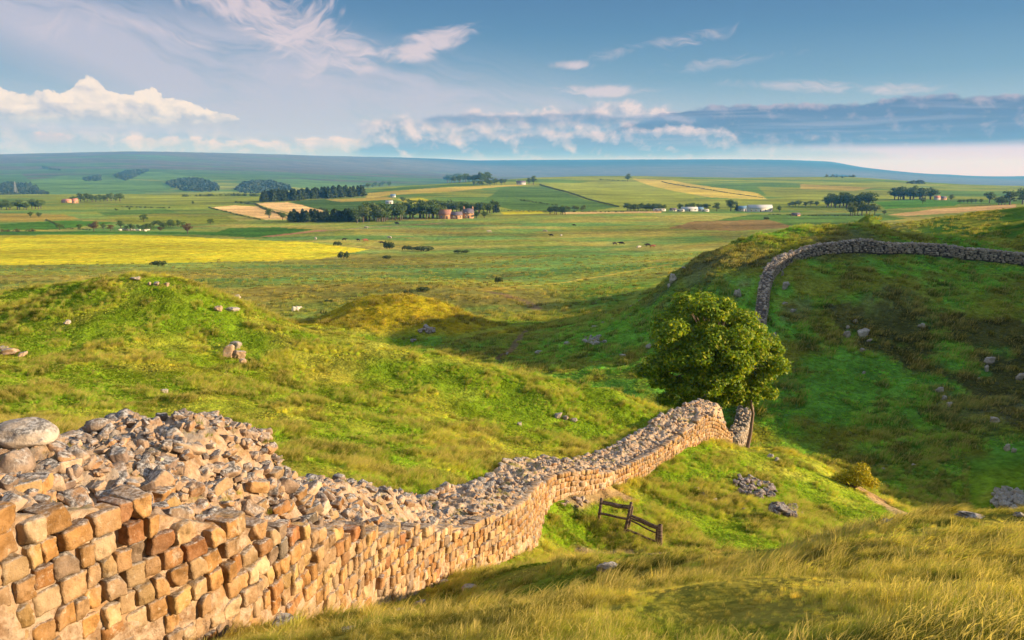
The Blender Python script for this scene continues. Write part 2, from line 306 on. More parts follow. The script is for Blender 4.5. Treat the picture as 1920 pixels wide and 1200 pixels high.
aG = np.concatenate([np.linspace(-3.0, -.80, 60, endpoint=False), np.linspace(-.80, .80, 720), np.linspace(.80, 3.0, 61)[1:]])
lG = np.concatenate([np.linspace(math.log(.45), math.log(4), 40, endpoint=False), np.linspace(math.log(4), math.log(17500), 840)])
ac = np.concatenate([np.linspace(-3, -.85, 30, endpoint=False), np.linspace(-.85, .85, 180), np.linspace(.85, 3, 31)[1:]]); lc = np.linspace(lG[0], lG[-1], 300)
QA, QL = np.meshgrid(ac, lc)
Ec = tps(np.stack([QA.ravel() * KA, QL.ravel()], 1)).reshape(QA.shape)
def cubic_idx(x, xs):
    i = np.clip(np.searchsorted(xs, x) - 1, 1, len(xs) - 3); t = (x - xs[i]) / (xs[i + 1] - xs[i]); return i, t
def cub_rows(E, x, xs):
    i, t = cubic_idx(x, xs); p0, p1, p2, p3 = E[i - 1], E[i], E[i + 1], E[i + 2]; t = t[:, None]
    return p1 + .5 * t * (p2 - p0 + t * (2 * p0 - 5 * p1 + 4 * p2 - p3 + t * (3 * (p1 - p2) + p3 - p0)))
E = cub_rows(cub_rows(Ec, lG, lc).T, aG, ac).T
GA, GL = np.meshgrid(aG, lG); GR = np.exp(GL); GX = GA * GR; GY = GR - OFF; GZ = E * GR
rough = np.zeros_like(GX)
for k, wl in enumerate((.35, .8, 1.9, 4.5, 11, 28, 70, 180, 450, 1200, 3000)):
    r_ = GR / wl; wt = sstep(np.log(r_), math.log(2.0), math.log(6)) * (1 - sstep(np.log(r_), math.log(60), math.log(200)))
    am = {.35: .08, .8: .13, 1.9: .13, 4.5: .065, 11: .03, 28: .016, 70: .012}.get(wl, .011)
    n_ = fbm(GX / wl + 3.1 * k, GY / wl, 31 + k, 2) - .5
    rough += wt * n_ * wl * am * (1.0 if wl > 5 else 1.4)
GZ = GZ + rough
GZ = np.where(np.abs(GA) > .8, np.minimum(GZ, 60 + .02 * GR), GZ); GZ = 300 * np.tanh(GZ / 300) * (GZ > 200) + GZ * (GZ <= 200) if GZ.max() > 330 else GZ
def hgt(x, y):
    x = np.asarray(x, float); y = np.asarray(y, float)
    R = np.maximum(y + OFF, .5); a = np.clip(x / R, -2.99, 2.99); l = np.clip(np.log(R), lG[0], lG[-1] - 1e-6)
    i = np.clip(np.searchsorted(aG, a) - 1, 0, len(aG) - 2); j = np.clip(np.searchsorted(lG, l) - 1, 0, len(lG) - 2)
    s = (a - aG[i]) / (aG[i + 1] - aG[i]); t = (R - np.exp(lG[j])) / (np.exp(lG[j + 1]) - np.exp(lG[j]))
    return (GZ[j, i] * (1 - s) + GZ[j, i + 1] * s) * (1 - t) + (GZ[j + 1, i] * (1 - s) + GZ[j + 1, i + 1] * s) * t
def at(px, py, ymin=1.5):
    """first ground point behind ymin seen at a photo point"""
    d = P(px, py, 1.0)
    ys = np.exp(np.linspace(math.log(ymin), math.log(16500), 4000))
    gap = d[2] * ys - hgt(d[0] * ys, ys)
    k = np.where((gap[1:] <= 0) & (gap[:-1] > 0))[0]
    if len(k) == 0: k = [int(np.argmin(np.abs(gap[1:] / ys[1:])))]
    yy = ys[k[0]] + (ys[k[0] + 1] - ys[k[0]]) * (gap[k[0]] / (gap[k[0]] - gap[k[0] + 1] + 1e-12) if gap[k[0]] > 0 else 0)
    x_ = d[0] * yy
    return np.array([x_, yy, float(hgt(x_, yy))])

# ---------------------------------------------------------------- object helpers
def mesh_np(name, v, f, mat=None, parent=None, cols=None, smooth=False, attrs=None, loc=None, fm=None, mats=None):
    """v (n,3); f: list of (m,k) index arrays (k = 3 or 4)"""
    me = bpy.data.meshes.new(name); v = np.asarray(v, np.float32)
    if loc is not None: v = v - np.asarray(loc, np.float32)
    fl = [np.asarray(a, np.int32) for a in (f if isinstance(f, list) else [f]) if len(a)]
    nl = sum(a.size for a in fl); nf = sum(len(a) for a in fl)
    me.vertices.add(len(v)); me.vertices.foreach_set('co', v.ravel())
    me.loops.add(nl); me.polygons.add(nf)
    me.loops.foreach_set('vertex_index', np.concatenate([a.ravel() for a in fl]))
    tot = np.concatenate([np.full(len(a), a.shape[1], np.int32) for a in fl])
    me.polygons.foreach_set('loop_start', np.concatenate([[0], np.cumsum(tot)[:-1]]).astype(np.int32))
    try: me.polygons.foreach_set('loop_total', tot)
    except Exception: pass
    me.update(calc_edges=True)
    if smooth: me.polygons.foreach_set('use_smooth', np.ones(nf, bool))
    if cols is not None:
        a = me.attributes.new('col', 'FLOAT_COLOR', 'POINT')
        c = np.ones((len(v), 4), np.float32); c[:, :3] = cols; a.data.foreach_set('color', c.ravel())
    for k_, arr in (attrs or {}).items():
        a = me.attributes.new(k_, 'FLOAT', 'POINT'); a.data.foreach_set('value', np.asarray(arr, np.float32))
    if mats:
        for m_ in mats: me.materials.append(m_)
        me.polygons.foreach_set('material_index', np.asarray(fm, np.int32))
    elif mat: me.materials.append(mat)
    me.validate()
    o = bpy.data.objects.new(name, me); COL.objects.link(o)
    if loc is not None: o.location = loc
    if parent is not None: o.parent = parent
    return o
def tag(o, label=None, cat=None, group=None, kind=None):
    if label: o['label'] = label
    if cat: o['category'] = cat
    if group: o['group'] = group
    if kind: o['kind'] = kind
    return o
def empty(name, loc, rz=0.0):
    o = bpy.data.objects.new(name, None); COL.objects.link(o); o.location = loc; o.rotation_euler = (0, 0, rz); o.empty_display_size = .3
    return o
def material(name, rough=.9, spec=.15):
    m = bpy.data.materials.new(name); m.use_nodes = True
    k = NT(m.node_tree); b = k.n['Principled BSDF']
    b.inputs['Roughness'].default_value = rough; b.inputs['Specular IOR Level'].default_value = spec
    return m, k, b
def bump(k, b, h, strength=.5, dist=.02):
    n_ = k.n.new('ShaderNodeBump'); n_.inputs['Strength'].default_value = strength; n_.inputs['Distance'].default_value = dist
    k.l.new(h, n_.inputs['Height']); k.l.new(n_.outputs[0], b.inputs['Normal'])

# ---------------------------------------------------------------- materials
mG, k, b = material('grassland', 1.0, 0.0)
ps = k.pos(); ca = k.attr('col').outputs['Color']; fr = k.attr('far').outputs['Fac']
n1 = k.noise(ps, 2.2, 6, .65); n2 = k.noise(k.vscale(ps, (1, 1, .3)), .35, 5, .6); n3 = k.noise(k.vscale(ps, (.35, 1, .2)), .035, 6, .62); n4 = k.noise(k.vscale(ps, (.5, 1, .2)), .0045, 7, .65)
lum = k.mul(k.mul(k.step(n1, .25, .75, .62, 1.38), k.step(n2, .3, .7, .72, 1.28)), k.mul(k.step(n3, .3, .7, .70, 1.3), k.step(n4, .3, .7, .76, 1.24)))
warm = k.mix(k.step(k.noise(k.vscale(ps, (.6, 1, .3)), .11, 6, .7), .42, .68), (1, 1, 1, 1), (1.25, 1.02, .85, 1))
c_ = k.mix(1.0, k.mix(1.0, ca, warm, 'MULTIPLY'), k.xyz(lum, lum, lum), 'MULTIPLY')
k.l.new(c_, b.inputs['Base Color'])
bump(k, b, k.add(k.noise(ps, 5.0, 6, .7), k.mul(k.noise(k.vscale(ps, (1, 1, .3)), .22, 6, .7), 14.0)), .8, .12)

mGr, k, b = material('grass_blades', .75, .12)
t_ = k.attr('tip').outputs['Fac']; ic = k.attr('icol', 'INSTANCER').outputs['Color']; rnd = k.n.new('ShaderNodeObjectInfo').outputs['Random']
st_ = k.attr('straw').outputs['Fac']
body = k.mix(1.0, ic, k.xyz(k.step(rnd, 0, 1, .75, 1.25), k.step(rnd, 0, 1, .8, 1.2), k.step(rnd, 0, 1, .7, 1.2)), 'MULTIPLY')
tipc = k.mix(k.mul(k.step(t_, .35, 1.0), .28), body, (.56, .54, .12, 1))
bc = k.mix(st_, tipc, (.58, .46, .16, 1))
k.l.new(bc, b.inputs['Base Color'])
tr = k.n.new('ShaderNodeBsdfTranslucent'); k.l.new(k.mix(1.0, bc, (1.1, 1.15, .6, 1), 'MULTIPLY'), tr.inputs[0])
mx = k.n.new('ShaderNodeMixShader'); mx.inputs[0].default_value = .45
k.l.new(b.outputs[0], mx.inputs[1]); k.l.new(tr.outputs[0], mx.inputs[2]); k.l.new(mx.outputs[0], k.n['Material Output'].inputs[0])

def stone_mat(name, lichen=.55, mul_=1.0):
    m, k, b = material(name, .92, .15)
    ps = k.pos(); ca = k.attr('col').outputs['Color']
    nz = k.noise(ps, 6, 8, .68); nf = k.noise(ps, 34, 6, .7); ng = k.noise(ps, 14, 6, .6)
    c = k.mix(1.0, ca, k.xyz(*[k.step(nz, .25, .78, a_, c__) for a_, c__ in ((.52, 1.45), (.48, 1.42), (.42, 1.35))]), 'MULTIPLY')
    c = k.mix(k.mul(k.step(nf, .56, .72), .55), c, (.30, .26, .21, 1))
    c = k.mix(k.mul(k.step(ng, .60, .72), .6), c, (.62, .52, .40, 1))                # pale mineral bloom
    c = k.mix(k.mul(k.step(k.noise(ps, 9.0, 5, .7), .64, .74), .75), c, (.07, .05, .04, 1))   # dark crusts
    c = k.mix(k.mul(k.step(k.noise(ps, 1.5, 6, .7), .42, .66), .55), c, (.27, .20, .14, 1))      # broad grey-brown weathering across the blocks
    c = k.mix(k.mul(k.step(k.noise(ps, 3.1, 7, .75), .56, .68), .5), c, (.50, .42, .33, 1))
    up = k.sep(k.n.new('ShaderNodeNewGeometry').outputs['Normal'])[2]
    li = k.mul(k.mul(k.step(up, .25, .8), k.step(k.noise(ps, 5.0, 7, .7), .36, .56)), lichen)
    lc_ = k.mix(k.step(k.noise(ps, 26, 5, .7), .42, .62), (.07, .075, .085, 1), (.44, .45, .47, 1))
    c = k.mix(li, c, lc_)
    k.l.new(c, b.inputs['Base Color'])
    bump(k, b, k.add(k.noise(ps, 10, 8, .7), k.mul(k.noise(ps, 42, 5, .7), .35)), .9, .035)
    return m
mSt = stone_mat('sandstone_block', .62)
mRub = stone_mat('rubble_stone', .9)
mRock = stone_mat('whin_rock', .8)
mMort, k, b = material('lime_mortar_core', .95, .1)
ps = k.pos(); up = k.sep(k.n.new('ShaderNodeNewGeometry').outputs['Normal'])[2]
c = k.mix(k.step(k.noise(ps, 7, 8, .7), .35, .62), (.30, .19, .11, 1), (.56, .43, .32, 1))
c = k.mix(k.mul(k.step(k.noise(ps, 3.2, 5, .6), .5, .62), .5), c, (.50, .30, .13, 1))
c = k.mix(k.mul(k.step(k.noise(ps, 18, 6, .7), .60, .72), .8), c, (.09, .065, .05, 1))
c = k.mix(k.mul(k.step(up, .4, .9), k.mul(k.step(k.noise(ps, 4, 6, .7), .42, .6), .7)), c, (.34, .32, .30, 1))
c = k.mix(k.mul(k.step(up, .2, .8), k.mul(k.step(k.noise(ps, 1.7, 6, .7), .52, .64), .8)), c, (.17, .17, .04, 1))
k.l.new(c, b.inputs['Base Color']); bump(k, b, k.add(k.noise(ps, 9, 9, .75), k.mul(k.voro(ps, 11).outputs['Distance'], .6)), 1.0, .07)

def leaf_mat(name, tint=(1, 1, 1), transl=.35):
    m, k, b = material(name, .6, .25)
    ca = k.mix(1.0, k.attr('col').outputs['Color'], tint + (1,), 'MULTIPLY')
    k.l.new(ca, b.inputs['Base Color'])
    tr = k.n.new('ShaderNodeBsdfTranslucent'); k.l.new(k.mix(1.0, ca, (1.3, 1.3, .5, 1), 'MULTIPLY'), tr.inputs[0])
    mx = k.n.new('ShaderNodeMixShader'); mx.inputs[0].default_value = transl
    k.l.new(b.outputs[0], mx.inputs[1]); k.l.new(tr.outputs[0], mx.inputs[2]); k.l.new(mx.outputs[0], k.n['Material Output'].inputs[0])
    return m
mLeaf = leaf_mat('leaves'); mFarLeaf = leaf_mat('far_foliage', transl=.12)
mBark, k, b = material('bark', .9, .1); ps = k.pos()
k.l.new(k.mix(k.noise(k.vscale(ps, (1, 1, .25)), 14, 6, .7), (.09, .06, .045, 1), (.34, .25, .20, 1)), b.inputs['Base Color']); bump(k, b, k.noise(k.vscale(ps, (1, 1, .2)), 22, 6, .7), .7, .03)
mWood, k, b = material('weathered_timber', .8, .2); ps = k.pos()
k.l.new(k.mix(k.step(k.noise(k.vscale(ps, (2, 2, 9)), 4, 7, .7), .35, .7), (.045, .032, .028, 1), (.24, .17, .13, 1)), b.inputs['Base Color']); bump(k, b, k.noise(k.vscale(ps, (2, 2, 12)), 12, 6, .7), .6, .01)
def flat_mat(name, col, rough=.85, var=.25, sc=2.0):
    m, k, b = material(name, rough, .2); f = k.step(k.noise(k.pos(), sc, 6, .65), .3, .7, 1 - var, 1 + var)
    k.l.new(k.mix(1.0, tuple(col) + (1,), k.xyz(f, f, f), 'MULTIPLY'), b.inputs['Base Color']); return m

# ---------------------------------------------------------------- ground colours (what grows where)
def inpoly(x, y, poly):
    r = np.zeros(x.shape, bool); n = len(poly); j = n - 1
    for i in range(n):
        xi, yi = poly[i][:2]; xj, yj = poly[j][:2]
        c = ((yi > y) != (yj > y)) & (x < (xj - xi) * (y - yi) / (yj - yi + 1e-12) + xi); r ^= c; j = i
    return r
def seg_dist(x, y, line):
    d = np.full(x.shape, 1e9)
    for (ax, ay), (bx, by) in zip([p_[:2] for p_ in line[:-1]], [p_[:2] for p_ in line[1:]]):
        L = (bx - ax) ** 2 + (by - ay) ** 2 + 1e-9; t = np.clip(((x - ax) * (bx - ax) + (y - ay) * (by - ay)) / L, 0, 1)
        d = np.minimum(d, np.hypot(x - ax - t * (bx - ax), y - ay - t * (by - ay)))
    return d
W_ = lambda l, ymin=1.5: [at(px, py, ymin) for px, py in l]
GREEN = np.array((.135, .225, .014)); LUSH = np.array((.060, .160, .020)); OLIVE = np.array((.165, .205, .030)); STRAW = np.array((.42, .36, .075)); DEEP = np.array((.030, .095, .016)); HEATH = np.array((.058, .066, .022))
MOOR = np.array((.095, .085, .068)); PASTURE = np.array((.075, .145, .030)); RAPE = np.array((.46, .45, .03)); HAY = np.array((.62, .44, .20)); PATHC = np.array((.27, .20, .13))
FIELDS = [   # (outline in the photo, colour, nearest distance)
 ([(-400, 452), (0, 441), (300, 441), (430, 448), (560, 453), (650, 463), (694, 467), (600, 486), (300, 494), (0, 498), (-400, 500)], RAPE, 200),
 ([(-400, 436), (0, 434), (420, 436), (420, 441), (300, 439), (0, 439), (-400, 444)], LUSH * 1.1, 200),
 ([(396, 389), (440, 385), (490, 388), (535, 399), (548, 411), (500, 412), (450, 402)], HAY, 300),
 ([(478, 381), (540, 379), (598, 391), (612, 400), (560, 404), (510, 392)], HAY, 300),
 ([(545, 378), (620, 371), (735, 374), (748, 392), (660, 396), (618, 398)], PASTURE * .8, 300), ([(610, 374), (725, 368), (740, 374), (640, 379)], STRAW * .7, 300),
 ([(684, 372), (690, 362), (860, 350), (1010, 345), (840, 360), (730, 366)], STRAW * .95, 300),
 ([(690, 360), (760, 350), (850, 345), (930, 345), (820, 352)], PASTURE, 300),
 ([(742, 374), (790, 371), (822, 380), (770, 383)], RAPE * .75, 300), ([(940, 397), (1016, 395), (1020, 400), (942, 402)], RAPE * .9, 300), ([(1050, 398), (1240, 396), (1240, 399), (1060, 401)], HAY * .9, 300),
 ([(640, 372), (600, 372), (470, 376), (480, 380), (540, 378)], OLIVE, 300),
 ([(940, 352), (1020, 350), (1160, 388), (1100, 396), (960, 393), (900, 380)], PASTURE * 1.1, 500),
 ([(1010, 345), (1180, 334), (1300, 345), (1420, 366), (1300, 372), (1190, 388), (1090, 372)], OLIVE * 1.35, 600),
 ([(1185, 335), (1260, 338), (1420, 362), (1440, 374), (1330, 370), (1250, 355)], STRAW * 1.05, 600),
 ([(1420, 350), (1700, 358), (1640, 372), (1440, 368)], OLIVE * 1.15, 600), ([(1500, 345), (1640, 352), (1600, 358), (1500, 354)], STRAW * .8, 600),
 ([(1660, 403), (1750, 392), (1905, 383), (1905, 390), (1790, 399), (1700, 405)], HAY * .72, 300), ([(1640, 380), (1720, 373), (1810, 378), (1790, 386), (1660, 392)], LUSH * 1.2, 300),
 ([(0, 421), (130, 413), (230, 417), (110, 430), (0, 432)], LUSH, 300), ([(180, 398), (310, 391), (335, 398), (200, 405)], PASTURE * 1.2, 300), ([(0, 400), (120, 402), (150, 410), (60, 416), (0, 415)], STRAW * .6, 300),
 ([(200, 408), (420, 404), (450, 416), (340, 424), (240, 420)], OLIVE * 1.0, 300), ([(380, 440), (430, 428), (520, 426), (590, 430), (500, 446)], LUSH * 1.0, 300),
 ([(40, 340), (120, 330), (210, 336), (300, 340), (330, 352), (240, 366), (120, 366), (70, 355)], PASTURE * 1.25, 1600), ([(220, 332), (280, 322), (420, 336), (360, 345), (330, 340)], PASTURE * 1.3, 1600),
 ([(-200, 335), (40, 326), (60, 340), (0, 345), (-200, 350)], PASTURE, 1600), ([(430, 340), (560, 335), (680, 345), (600, 356), (540, 350)], PASTURE * 1.2, 1600),
 ([(1410, 402), (1650, 402), (1700, 410), (1500, 425), (1300, 420)], PASTURE * 1.15, 300), ([(1300, 415), (1440, 412), (1500, 426), (1380, 433), (1250, 428)], np.array((.20, .15, .06)), 300),
]
FW = [(np.array(W_(p_, ym)), c_, ym) for p_, c_, ym in FIELDS]
HEATHW = np.array(W_([(1545, 575), (1620, 560), (1760, 590), (1930, 600), (1960, 820), (1900, 800), (1800, 720), (1700, 690), (1600, 650)], 50))
BROWNW = [(at(px, py, 40)[:2], r_) for px, py, r_ in ((1850, 765, 4), (1320, 505, 6), (1370, 480, 5), (1690, 560, 3.0), (1490, 580, 1.6), (1555, 460, 4), (1590, 440, 4))]
PATHS = [(W_([(1008, 580), (996, 570), (968, 560), (940, 551), (905, 545)], 100), 1.0, PATHC * .9), (W_([(905, 545), (1000, 535), (1100, 522), (1200, 506), (1290, 490)], 110), 1.4, STRAW * .9),
         (W_([(1130, 592), (1180, 565), (1230, 535), (1262, 512)], 100), 1.1, OLIVE * 1.1), (W_([(810, 655), (880, 628), (980, 605), (1080, 592)], 88), .8, OLIVE * 1.2), (W_([(930, 680), (960, 655), (985, 620)], 80), .45, PATHC * .6),
         (W_([(1578, 893), (1610, 912), (1650, 940), (1700, 967)], 30), .75, PATHC * 1.15), (W_([(1075, 935), (1120, 922), (1170, 930)], 20), .5, PATHC * 1.1), (W_([(1090, 1036), (1180, 1034), (1260, 1036), (1330, 1038)], 8), .35, PATHC * 1.2),
         (W_([(505, 443), (560, 437), (602, 432)], 300), 4.5, np.array((.40, .20, .14))), (W_([(600, 434), (700, 426), (830, 418)], 300), 2.5, PATHC)]
def ground_col(x, y):
    x = np.asarray(x, float); y = np.asarray(y, float); R = y + OFF
    n_ = fbm(x / 2.3, y / 2.3, 5, 4); n2 = fbm(x / 9, y / 9, 6, 4); n3 = fbm(x / 60, y / 25, 7, 4); n4 = fbm(x / 700, y / 260, 8, 5)
    def lp(A_, B_, t): return A_ * (1 - t[..., None]) + B_ * t[..., None]
    c = lp(GREEN, STRAW, sstep(n_ * .6 + n2 * .4, .44, .66) * .46)                        # near banks and left mound
    fore = 1 - sstep(y, 12, 18); c = lp(c, lp(lp(GREEN * .62, OLIVE * .8, sstep(n2, .42, .56)), STRAW * .85, sstep(fbm(x / .9, y / .9, 15, 3) * .5 + n2 * .5, .42, .60)), fore * .85)
    # gap and right-hand hill: lush green, heath patches
    a = x / R
    hill = sstep(y - (42 - 0 * x), 3, 12) * sstep(a + .02 * 0, -.02, .12) * (1 - sstep(y, 112, 130)) + sstep(y, 55, 66) * (1 - sstep(a, .0, .1)) * (1 - sstep(y, 100, 125)) * sstep(a, -.14, -.08)
    hill = np.clip(hill, 0, 1)
    hc = lp(LUSH * 1.55, OLIVE * .8, sstep(n2 * .5 + n_ * .5, .44, .62)); hc = lp(hc, HEATH, inpoly(x, y, HEATHW).astype(float) * sstep(n_ + n2, .74, .98) * .95)
    for (q, r_) in BROWNW: hc = lp(hc, HEATH * 1.5 + .02, (1 - sstep(np.hypot(x - q[0], y - q[1]) / r_ + (n_ - .5) * 2, .5, 1.1)) * .8)
    c = lp(c, hc, hill)
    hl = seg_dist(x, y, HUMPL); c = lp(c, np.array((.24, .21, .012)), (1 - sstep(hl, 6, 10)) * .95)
    pl = sstep(y, 108, 150); pc = lp(OLIVE * 1.12 + .012, PASTURE * 1.5 + .012, sstep(n3, .44, .62)); pc = lp(pc, STRAW * .72 + .01, sstep(fbm(x / 75, y / 28, 12, 5), .48, .66) * .75); pc = lp(pc, STRAW * .5 + .01, sstep(fbm(x / 30, y / 12, 14, 4), .60, .70) * .6)
    pc = lp(pc, LUSH * 1.1, sstep(a, .02, .1) * (1 - sstep(y, 180, 230)) * .75)
    pc = pc * np.array((.98, 1.04, 1.15)); c = lp(c, pc, pl)
    ridge = sstep(a, .47, .53) * sstep(y, 112, 125) * (1 - sstep(y, 300, 420)); c = lp(c, lp(LUSH * .8, OLIVE, sstep(n2, .45, .6)), ridge)
    mm = sstep(y, 560, 900); mc = lp(PASTURE * 1.3, OLIVE * 1.25, sstep(fbm(x / 260, y / 120, 9, 4), .40, .60)); c = lp(c, mc, mm)
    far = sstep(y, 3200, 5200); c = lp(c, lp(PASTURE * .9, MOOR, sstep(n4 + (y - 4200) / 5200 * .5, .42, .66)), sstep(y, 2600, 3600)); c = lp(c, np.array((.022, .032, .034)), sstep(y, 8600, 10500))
    for poly, fc, ym in FW:
        lo, hi = poly.min(0), poly.max(0)
        sel = (x > lo[0]) & (x < hi[0]) & (y > lo[1]) & (y < hi[1])
        if sel.any():
            ins = np.zeros(x.shape, bool); ins[sel] = inpoly(x[sel], y[sel], poly)
            fv = .90 + .2 * fbm(x[ins] / 40, y[ins] / 9, 21, 4)
            c[ins] = fc * fv[:, None]
    for line, wd, pcx in PATHS:
        lo = np.min([p_[:2] for p_ in line], 0) - 8; hi = np.max([p_[:2] for p_ in line], 0) + 8
        sel = (x > lo[0]) & (x < hi[0]) & (y > lo[1]) & (y < hi[1])
        if sel.any():
            dd = seg_dist(x[sel], y[sel], line); t = 1 - sstep(dd, wd * .6, wd * 1.25); c[sel] = lp(c[sel], np.broadcast_to(pcx, c[sel].shape), t * .85)
    return c
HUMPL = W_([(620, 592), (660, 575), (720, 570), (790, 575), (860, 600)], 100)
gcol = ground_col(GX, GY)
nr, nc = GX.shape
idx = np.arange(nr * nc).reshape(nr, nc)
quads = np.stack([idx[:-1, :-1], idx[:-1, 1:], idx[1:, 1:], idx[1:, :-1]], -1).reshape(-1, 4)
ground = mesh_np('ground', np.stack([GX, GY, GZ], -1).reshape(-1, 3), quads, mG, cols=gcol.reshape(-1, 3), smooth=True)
tag(ground, kind='structure')

# ---------------------------------------------------------------- haze
HZ = 1
if HZ:
    x0, x1, y0, y1 = -56000., 56000., -60., 17800.; z0, z1 = float(GZ.min()) - 3, float(GZ.max()) + 14; print('HAZE', z0, z1)
    v = [(x, y, z) for z in (z0, z1) for x, y in ((x0, y0), (x1, y0), (x1, y1), (x0, y1))]
    f = np.array([(3, 2, 1, 0), (4, 5, 6, 7), (0, 1, 5, 4), (1, 2, 6, 5), (2, 3, 7, 6), (3, 0, 4, 7)])
    hm = bpy.data.materials.new('haze'); hm.use_nodes = True; k = NT(hm.node_tree); k.n.remove(k.n['Principled BSDF'])
    pv = k.n.new('ShaderNodeVolumePrincipled'); pv.inputs['Color'].default_value = (.09, .37, 1.0, 1); pv.inputs['Absorption Color'].default_value = (1, 1, 1, 1); pv.inputs['Density'].default_value = 1.05e-4; pv.inputs['Anisotropy'].default_value = 0.0
    k.l.new(pv.outputs[0], k.n['Material Output'].inputs['Volume'])
    hz = mesh_np('haze', v, f, hm); tag(hz, 'pale blue evening haze over the far fells', 'haze', kind='stuff')
scene.cycles.volume_bounces = 1
scene.cycles.max_bounces = 6

# ---------------------------------------------------------------- stone library
def cube_sphere(n):
    vs, fs, key = [], [], {}
    def vid(p):
        q = tuple(np.round(p, 5))
        if q not in key: key[q] = len(vs); vs.append(p)
        return key[q]
    g = np.linspace(-1, 1, n + 1)
    for ax in range(3):
        for sg in (-1, 1):
            for i in range(n):
                for j in range(n):
                    c = []
                    for (a_, b_) in ((i, j), (i + 1, j), (i + 1, j + 1), (i, j + 1)):
                        p = [0, 0, 0]; p[ax] = sg; p[(ax + 1) % 3] = g[a_]; p[(ax + 2) % 3] = g[b_]; c.append(vid(p))
                    fs.append(c if sg > 0 else c[::-1])
    return np.array(vs, float), np.array(fs)
def stone_shape(n, k, amp, seed, chip=.0):
    r = np.random.RandomState(seed); v, f = cube_sphere(n)
    v = v / (np.abs(v) ** k).sum(1)[:, None] ** (1.0 / k) if k < 50 else v
    for o in range(3):
        for q in range(4):
            d = r.randn(3); d /= np.linalg.norm(d); fr_ = (1.3, 2.6, 5.0)[o]
            v = v + r.randn(3) * (amp / (1.2, 1.8, 3.2)[o]) * np.sin(v @ d * fr_ * 1.6 + r.rand() * 6.28)[:, None]
    if n >= 8: v = v + r.uniform(-1, 1, v.shape) * .022
    for q in range(4 if chip else 3):           # knock planes off corners
        d = r.randn(3); d /= np.linalg.norm(d); lim = r.uniform(.85, 1.25) if not chip else r.uniform(1.12, 1.5)
        s_ = v @ d; over = np.clip(s_ - lim, 0, None); v = v - over[:, None] * d * .9
    return v / np.abs(v).max(0), f
BLK = [stone_shape(10, 26, .036, 100 + i, 1.2) for i in range(22)]      # dressed facing blocks
BLKS = [stone_shape(3, 14, .05, 200 + i, 1.2) for i in range(8)]
RUB = [stone_shape(6, 9.0, .08, 300 + i) for i in range(20)]     # rubble
RUBS = [stone_shape(3, 7, .09, 400 + i) for i in range(10)]
def rotm(rx, ry, rz): return np.array(Matrix.Rotation(rz, 3, 'Z') @ Matrix.Rotation(ry, 3, 'Y') @ Matrix.Rotation(rx, 3, 'X'))
class Acc:
    def __init__(s): s.v = []; s.f = []; s.c = []; s.n = 0
    def put(s, shp, size, M_, pos, col):
        v = (shp[0] * size) @ np.asarray(M_).T + pos
        s.v.append(v); s.f.append(shp[1] + s.n); s.c.append(np.broadcast_to(np.asarray(col, float), v.shape)); s.n += len(v)
    def raw(s, v, f, col):
        v = np.asarray(v, float); s.v.append(v); s.f.append(np.asarray(f) + s.n); s.c.append(np.broadcast_to(np.asarray(col, float), v.shape)); s.n += len(v)
    def build(s, name, mat, parent=None, loc=None, smooth=False):
        fs = {}
        for a in s.f: fs.setdefault(a.shape[1], []).append(a)
        v = np.concatenate(s.v); v = v if loc is None else v
        return mesh_np(name, v, [np.concatenate(a) for a in fs.values()], mat, parent, cols=np.concatenate(s.c), smooth=smooth, loc=loc)
STC = [(.46, .26, .10), (.50, .30, .13), (.38, .19, .07), (.52, .36, .20), (.42, .28, .16), (.56, .42, .27), (.26, .19, .14), (.34, .16, .07), (.50, .34, .15), (.17, .15, .13)]
STW = [.2, .19, .09, .17, .13, .06, .05, .03, .07, .01]
def stc(r): return np.array(STC[r.choice(len(STC), p=STW)]) * r.uniform(.56, .98)
RBC = [(.42, .34, .28), (.36, .30, .27), (.48, .38, .29), (.30, .26, .24), (.44, .30, .19), (.52, .44, .37), (.24, .20, .19)]
def rbc(r): return np.array(RBC[r.randint(len(RBC))]) * r.uniform(.8, 1.2) * (.84, .76, .70)

# ---------------------------------------------------------------- the near wall
FT = [(-2600, 940), (-400, 945), (0, 950), (60, 945), (130, 938), (250, 936), (320, 950), (400, 968), (480, 975), (560, 985), (640, 988), (700, 986), (760, 985), (850, 983), (900, 980), (930, 965), (950, 955), (983, 934), (1013, 905), (1040, 887), (1083, 880), (1150, 882), (1177, 869), (1233, 846), (1267, 823), (1300, 798), (1318, 780), (1340, 777), (1373, 812), (1420, 840)]
RT = [(-2600, 815), (-300, 812), (0, 812), (105, 820), (139, 812), (169, 812), (203, 792), (232, 781), (277, 781), (319, 784), (345, 805), (356, 846), (368, 872), (397, 880), (427, 898), (450, 895), (480, 902), (500, 893), (517, 893), (555, 907), (611, 904), (649, 911), (690, 919), (724, 940), (742, 947), (780, 943), (799, 932), (840, 914), (885, 908), (911, 897), (925, 880), (943, 866), (970, 860), (1017, 856), (1035, 862), (1060, 862), (1113, 849), (1150, 834), (1200, 808), (1223, 790), (1240, 778), (1283, 758), (1313, 751), (1330, 760), (1345, 780), (1370, 800), (1420, 830)]
def catmull(P_, step):
    P_ = [np.array(p, float) for p in P_]; P_ = [2 * P_[0] - P_[1]] + P_ + [2 * P_[-1] - P_[-2]]; out = []
    for i in range(1, len(P_) - 2):
        n_ = max(2, int(np.linalg.norm(P_[i + 1] - P_[i]) / step))
        for t in np.arange(n_) / n_:
            a, b_, c, d = P_[i - 1:i + 3]; out.append(.5 * (2 * b_ + (c - a) * t + (2 * a - 5 * b_ + 4 * c - d) * t * t + (3 * b_ - a - 3 * c + d) * t ** 3))
    out.append(P_[-2]); return np.array(out)
base = [(-4.55, 1.2), (-4.15, 3.4)] + [tuple(P(*q)[:2]) for q in WB]
